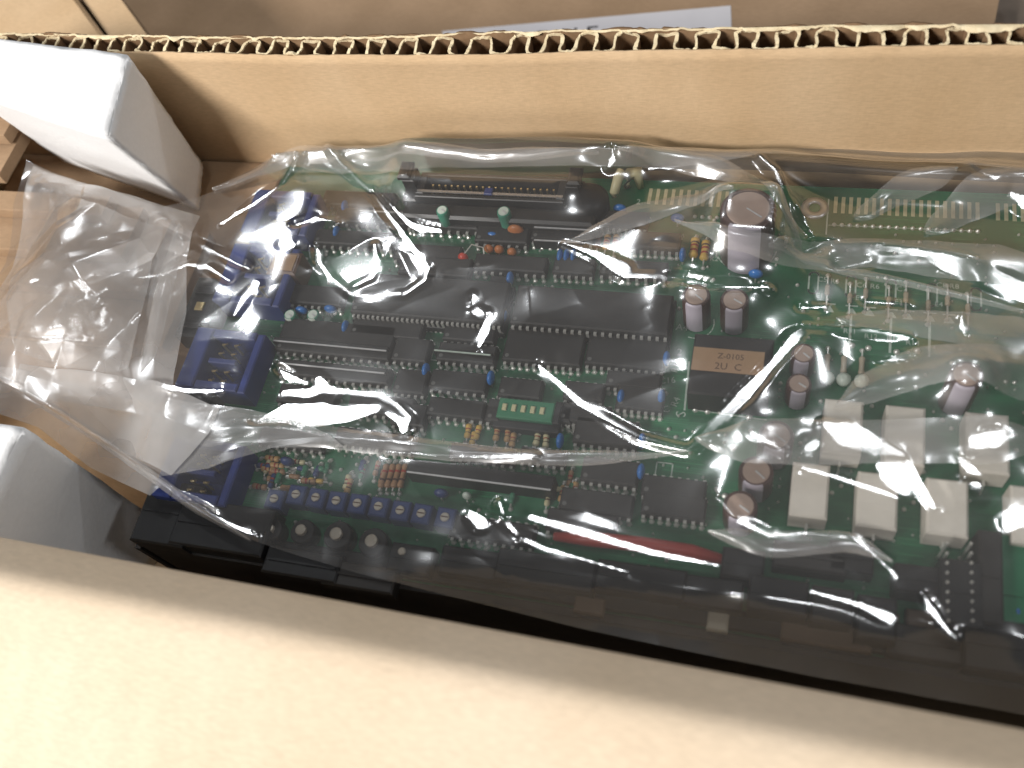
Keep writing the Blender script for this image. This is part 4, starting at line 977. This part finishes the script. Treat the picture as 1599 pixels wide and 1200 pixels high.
def grid_part(name, V, m, extra=None):
    nr, nc = V.shape[:2]; vs = (V.reshape(-1, 3)-OG)
    a_ = (np.arange(nr-1)[:, None]*nc+np.arange(nc-1)[None]).ravel()
    me = bpy.data.meshes.new(name); fs_ = np.stack([a_, a_+1, a_+nc+1, a_+nc], 1)
    me.from_pydata((vs*S).tolist(), [], fs_.tolist()); me.materials.append(m); me.polygons.foreach_set('use_smooth', [True]*len(me.polygons)); me.update()
    return link(name, me, bag)
V = np.concatenate([Q, ZQ[..., None]], -1)
# the film turns down behind the board at the back
sk = []
for k in range(1, 7):
    w_ = V[-1].copy(); t_ = k/6; w_[:, 1] += 2.2*math.sin(t_*1.5)*np.clip((w_[:, 0]+225)/20, 0, 1); w_[:, 2] -= (w_[:, 2]-1.0)*t_*np.clip((w_[:, 0]+225)/20, 0, 1); sk.append(w_)
grid_part('film', np.concatenate([V, np.stack(sk)]), M['film'])
# folded-over bands of film lying on the sheet
def band(pts, wds, lift=0.7, crown=0.6, m='fold', name='fold', rough=0.25):
    P_ = np.array([film_pt(*q) for q in pts]); n_ = max(12, int(np.linalg.norm(np.diff(P_, axis=0), axis=1).sum()/1.2))
    s_ = np.concatenate([[0], np.cumsum(np.linalg.norm(np.diff(P_, axis=0), axis=1))]); uu = np.linspace(0, s_[-1], n_)
    C_ = np.stack([np.interp(uu, s_, P_[:, 0]), np.interp(uu, s_, P_[:, 1])], 1); w_ = np.interp(uu, s_, np.array(wds)/4.4/2)
    w_ = w_+0.04*w_*noise1(n_, 5, abs(int(pts[0][0]*7+pts[0][1])))*0.6
    tt = np.linspace(0, 1, n_); w_ = w_*np.clip(np.minimum(tt, 1-tt)/0.16, 0, 1)**0.6+0.15
    ker = np.ones(7)/7
    for q in range(2): 
        e_ = np.pad(C_[:, q], 3, mode='edge'); C_[:, q] = np.convolve(e_, ker, 'valid')
    T_ = np.gradient(C_, axis=0); T_ /= np.linalg.norm(T_, axis=1)[:, None]+1e-9; N_ = np.stack([-T_[:, 1], T_[:, 0]], 1)
    rows = []
    for q in np.linspace(-1, 1, 11):
        xy = C_+N_*(w_*q)[:, None]; zz = zfilm(xy[:, 0], xy[:, 1])+0.2+(lift+crown)*(1-q*q)+0.10*(1-abs(q))*noise1(n_, 9, int(abs(q)*100)+int(abs(pts[0][1])))
        rows.append(np.concatenate([xy, zz[:, None]], 1))
    return grid_part(name, np.stack(rows), M[m])
band([(200, 655), (330, 668), (430, 672), (560, 690), (700, 704), (830, 716), (960, 714), (1078, 710)], (50, 62, 40, 34, 30, 24, 20, 6))
band([(1080, 690), (1160, 690), (1250, 690), (1400, 688), (1520, 690), (1640, 690)], (30, 62, 64, 60, 60, 60))
band([(880, 386), (940, 360), (1000, 335), (1070, 315), (1150, 300)], (4, 26, 40, 36, 14))
band([(1050, 345), (1130, 372), (1210, 392), (1290, 408), (1400, 438), (1500, 462), (1620, 492)], (6, 20, 26, 22, 14, 10, 8))
band([(1195, 385), (1250, 385), (1350, 393), (1450, 405), (1640, 420)], (10, 38, 48, 60, 70))
band([(960, 232), (1040, 245), (1120, 262), (1190, 290), (1235, 340), (1260, 385)], (8, 26, 30, 26, 22, 10))
band([(1330, 345), (1385, 310), (1430, 285), (1500, 265)], (26, 30, 34, 26))
band([(1440, 370), (1510, 320), (1570, 280), (1640, 262)], (30, 50, 60, 60))
band([(1300, 500), (1420, 505), (1540, 520), (1650, 540)], (30, 48, 70, 80))
band([(1300, 640), (1370, 600), (1440, 570), (1560, 570), (1650, 600)], (20, 50, 70, 90, 90))
band([(286, 350), (265, 430), (245, 510), (220, 600)], (22, 28, 30, 26), m='seam')
def ply(name, top, right, bottom, leftc, lift, seed, m, amp=1.0):
    r = np.random.default_rng(seed); nu_, nv_ = 170, 200
    T_, B_, L_, R_ = [poly([film_pt(*q) for q in c], n_) for c, n_ in ((top, nu_), (bottom, nu_), (leftc, nv_), (right, nv_))]
    u = np.linspace(0, 1, nu_)[None, :, None]; v = np.linspace(0, 1, nv_)[:, None, None]
    Q = (1-v)*B_[None]+v*T_[None]+(1-u)*L_[:, None]+u*R_[:, None]-((1-u)*(1-v)*B_[0]+u*(1-v)*B_[-1]+(1-u)*v*T_[0]+u*v*T_[-1])
    x, y = Q[..., 0], Q[..., 1]; zz = zfilm(x, y)*0.5+0.5*blur(zfilm(x, y), 12)+lift
    wx = x+4*np.sin(y/13+seed); wy = y+4*np.sin(x/15+2*seed)
    for _ in range(9):
        th = r.uniform(0, math.pi); lm = r.uniform(22, 75); ph_ = r.uniform(0, 1)
        q = ((wx*math.cos(th)+wy*math.sin(th))/lm+ph_) % 1.0
        zz = zz+amp*lm*0.055*(np.abs(q-0.5)*2-0.5)*(0.5+0.5*np.sin(x/23+y/31+_*1.3))
    zz = np.maximum(zz, zfilm(x, y)+0.3)
    return grid_part(name, np.stack([x, y, blur(zz, 1)], -1), M[m])
ply('fold', [(64, 272), (140, 296), (220, 318), (280, 335), (318, 345)], [(240, 655), (272, 600), (290, 500), (300, 430), (318, 345)], [(0, 592), (80, 622), (150, 640), (240, 655)], [(0, 592), (-30, 520), (22, 420), (45, 340), (64, 272)], 2.0, 4, 'bunch')
ply('fold', [(90, 300), (150, 330), (210, 352), (260, 360)], [(215, 590), (225, 500), (245, 430), (260, 360)], [(40, 560), (110, 580), (215, 590)], [(40, 560), (30, 480), (55, 400), (90, 300)], 4.5, 9, 'fold', 1.5)
ply('fold', [(10, 580), (150, 605), (300, 630), (450, 650)], [(540, 702), (520, 685), (480, 665), (450, 650)], [(0, 596), (130, 664), (245, 745), (330, 735), (430, 705), (540, 702)], [(0, 596), (4, 590), (8, 585), (10, 580)], 1.2, 14, 'bunch', 0.7)
ply('fold', [(40, 575), (130, 585), (240, 600), (345, 640)], [(270, 745), (300, 715), (330, 680), (345, 640)], [(30, 608), (100, 645), (180, 700), (270, 745)], [(30, 608), (33, 597), (36, 586), (40, 575)], 2.6, 17, 'seam', 0.8)
ply('fold', [(-20, 585), (60, 628), (150, 685), (255, 752)], [(235, 775), (242, 768), (248, 760), (255, 752)], [(-20, 640), (60, 668), (140, 730), (235, 775)], [(-20, 640), (-20, 620), (-20, 600), (-20, 585)], 0.6, 19, 'seam', 0.6)
ply('fold', [(425, 244), (700, 238), (960, 233), (1300, 231), (1640, 242)], [(1640, 272), (1640, 262), (1640, 252), (1640, 242)], [(440, 262), (640, 266), (900, 260), (1080, 262), (1300, 250), (1450, 258), (1640, 272)], [(440, 262), (435, 256), (430, 250), (425, 244)], 0.8, 31, 'fold', 0.35)
band([(330, 300), (400, 270), (470, 245), (560, 240), (760, 246), (940, 240)], (30, 30, 26, 20, 18, 16))
band([(1100, 830), (1200, 852), (1330, 846), (1400, 880)], (10, 34, 26, 8))
# heat-sealed seam along the free edge
band([(-30, 570), (60, 625), (150, 682), (230, 738), (300, 790), (400, 850)], (16, 15, 14, 14, 12, 8), 0.5, 1.4, 'seam', 'seam')
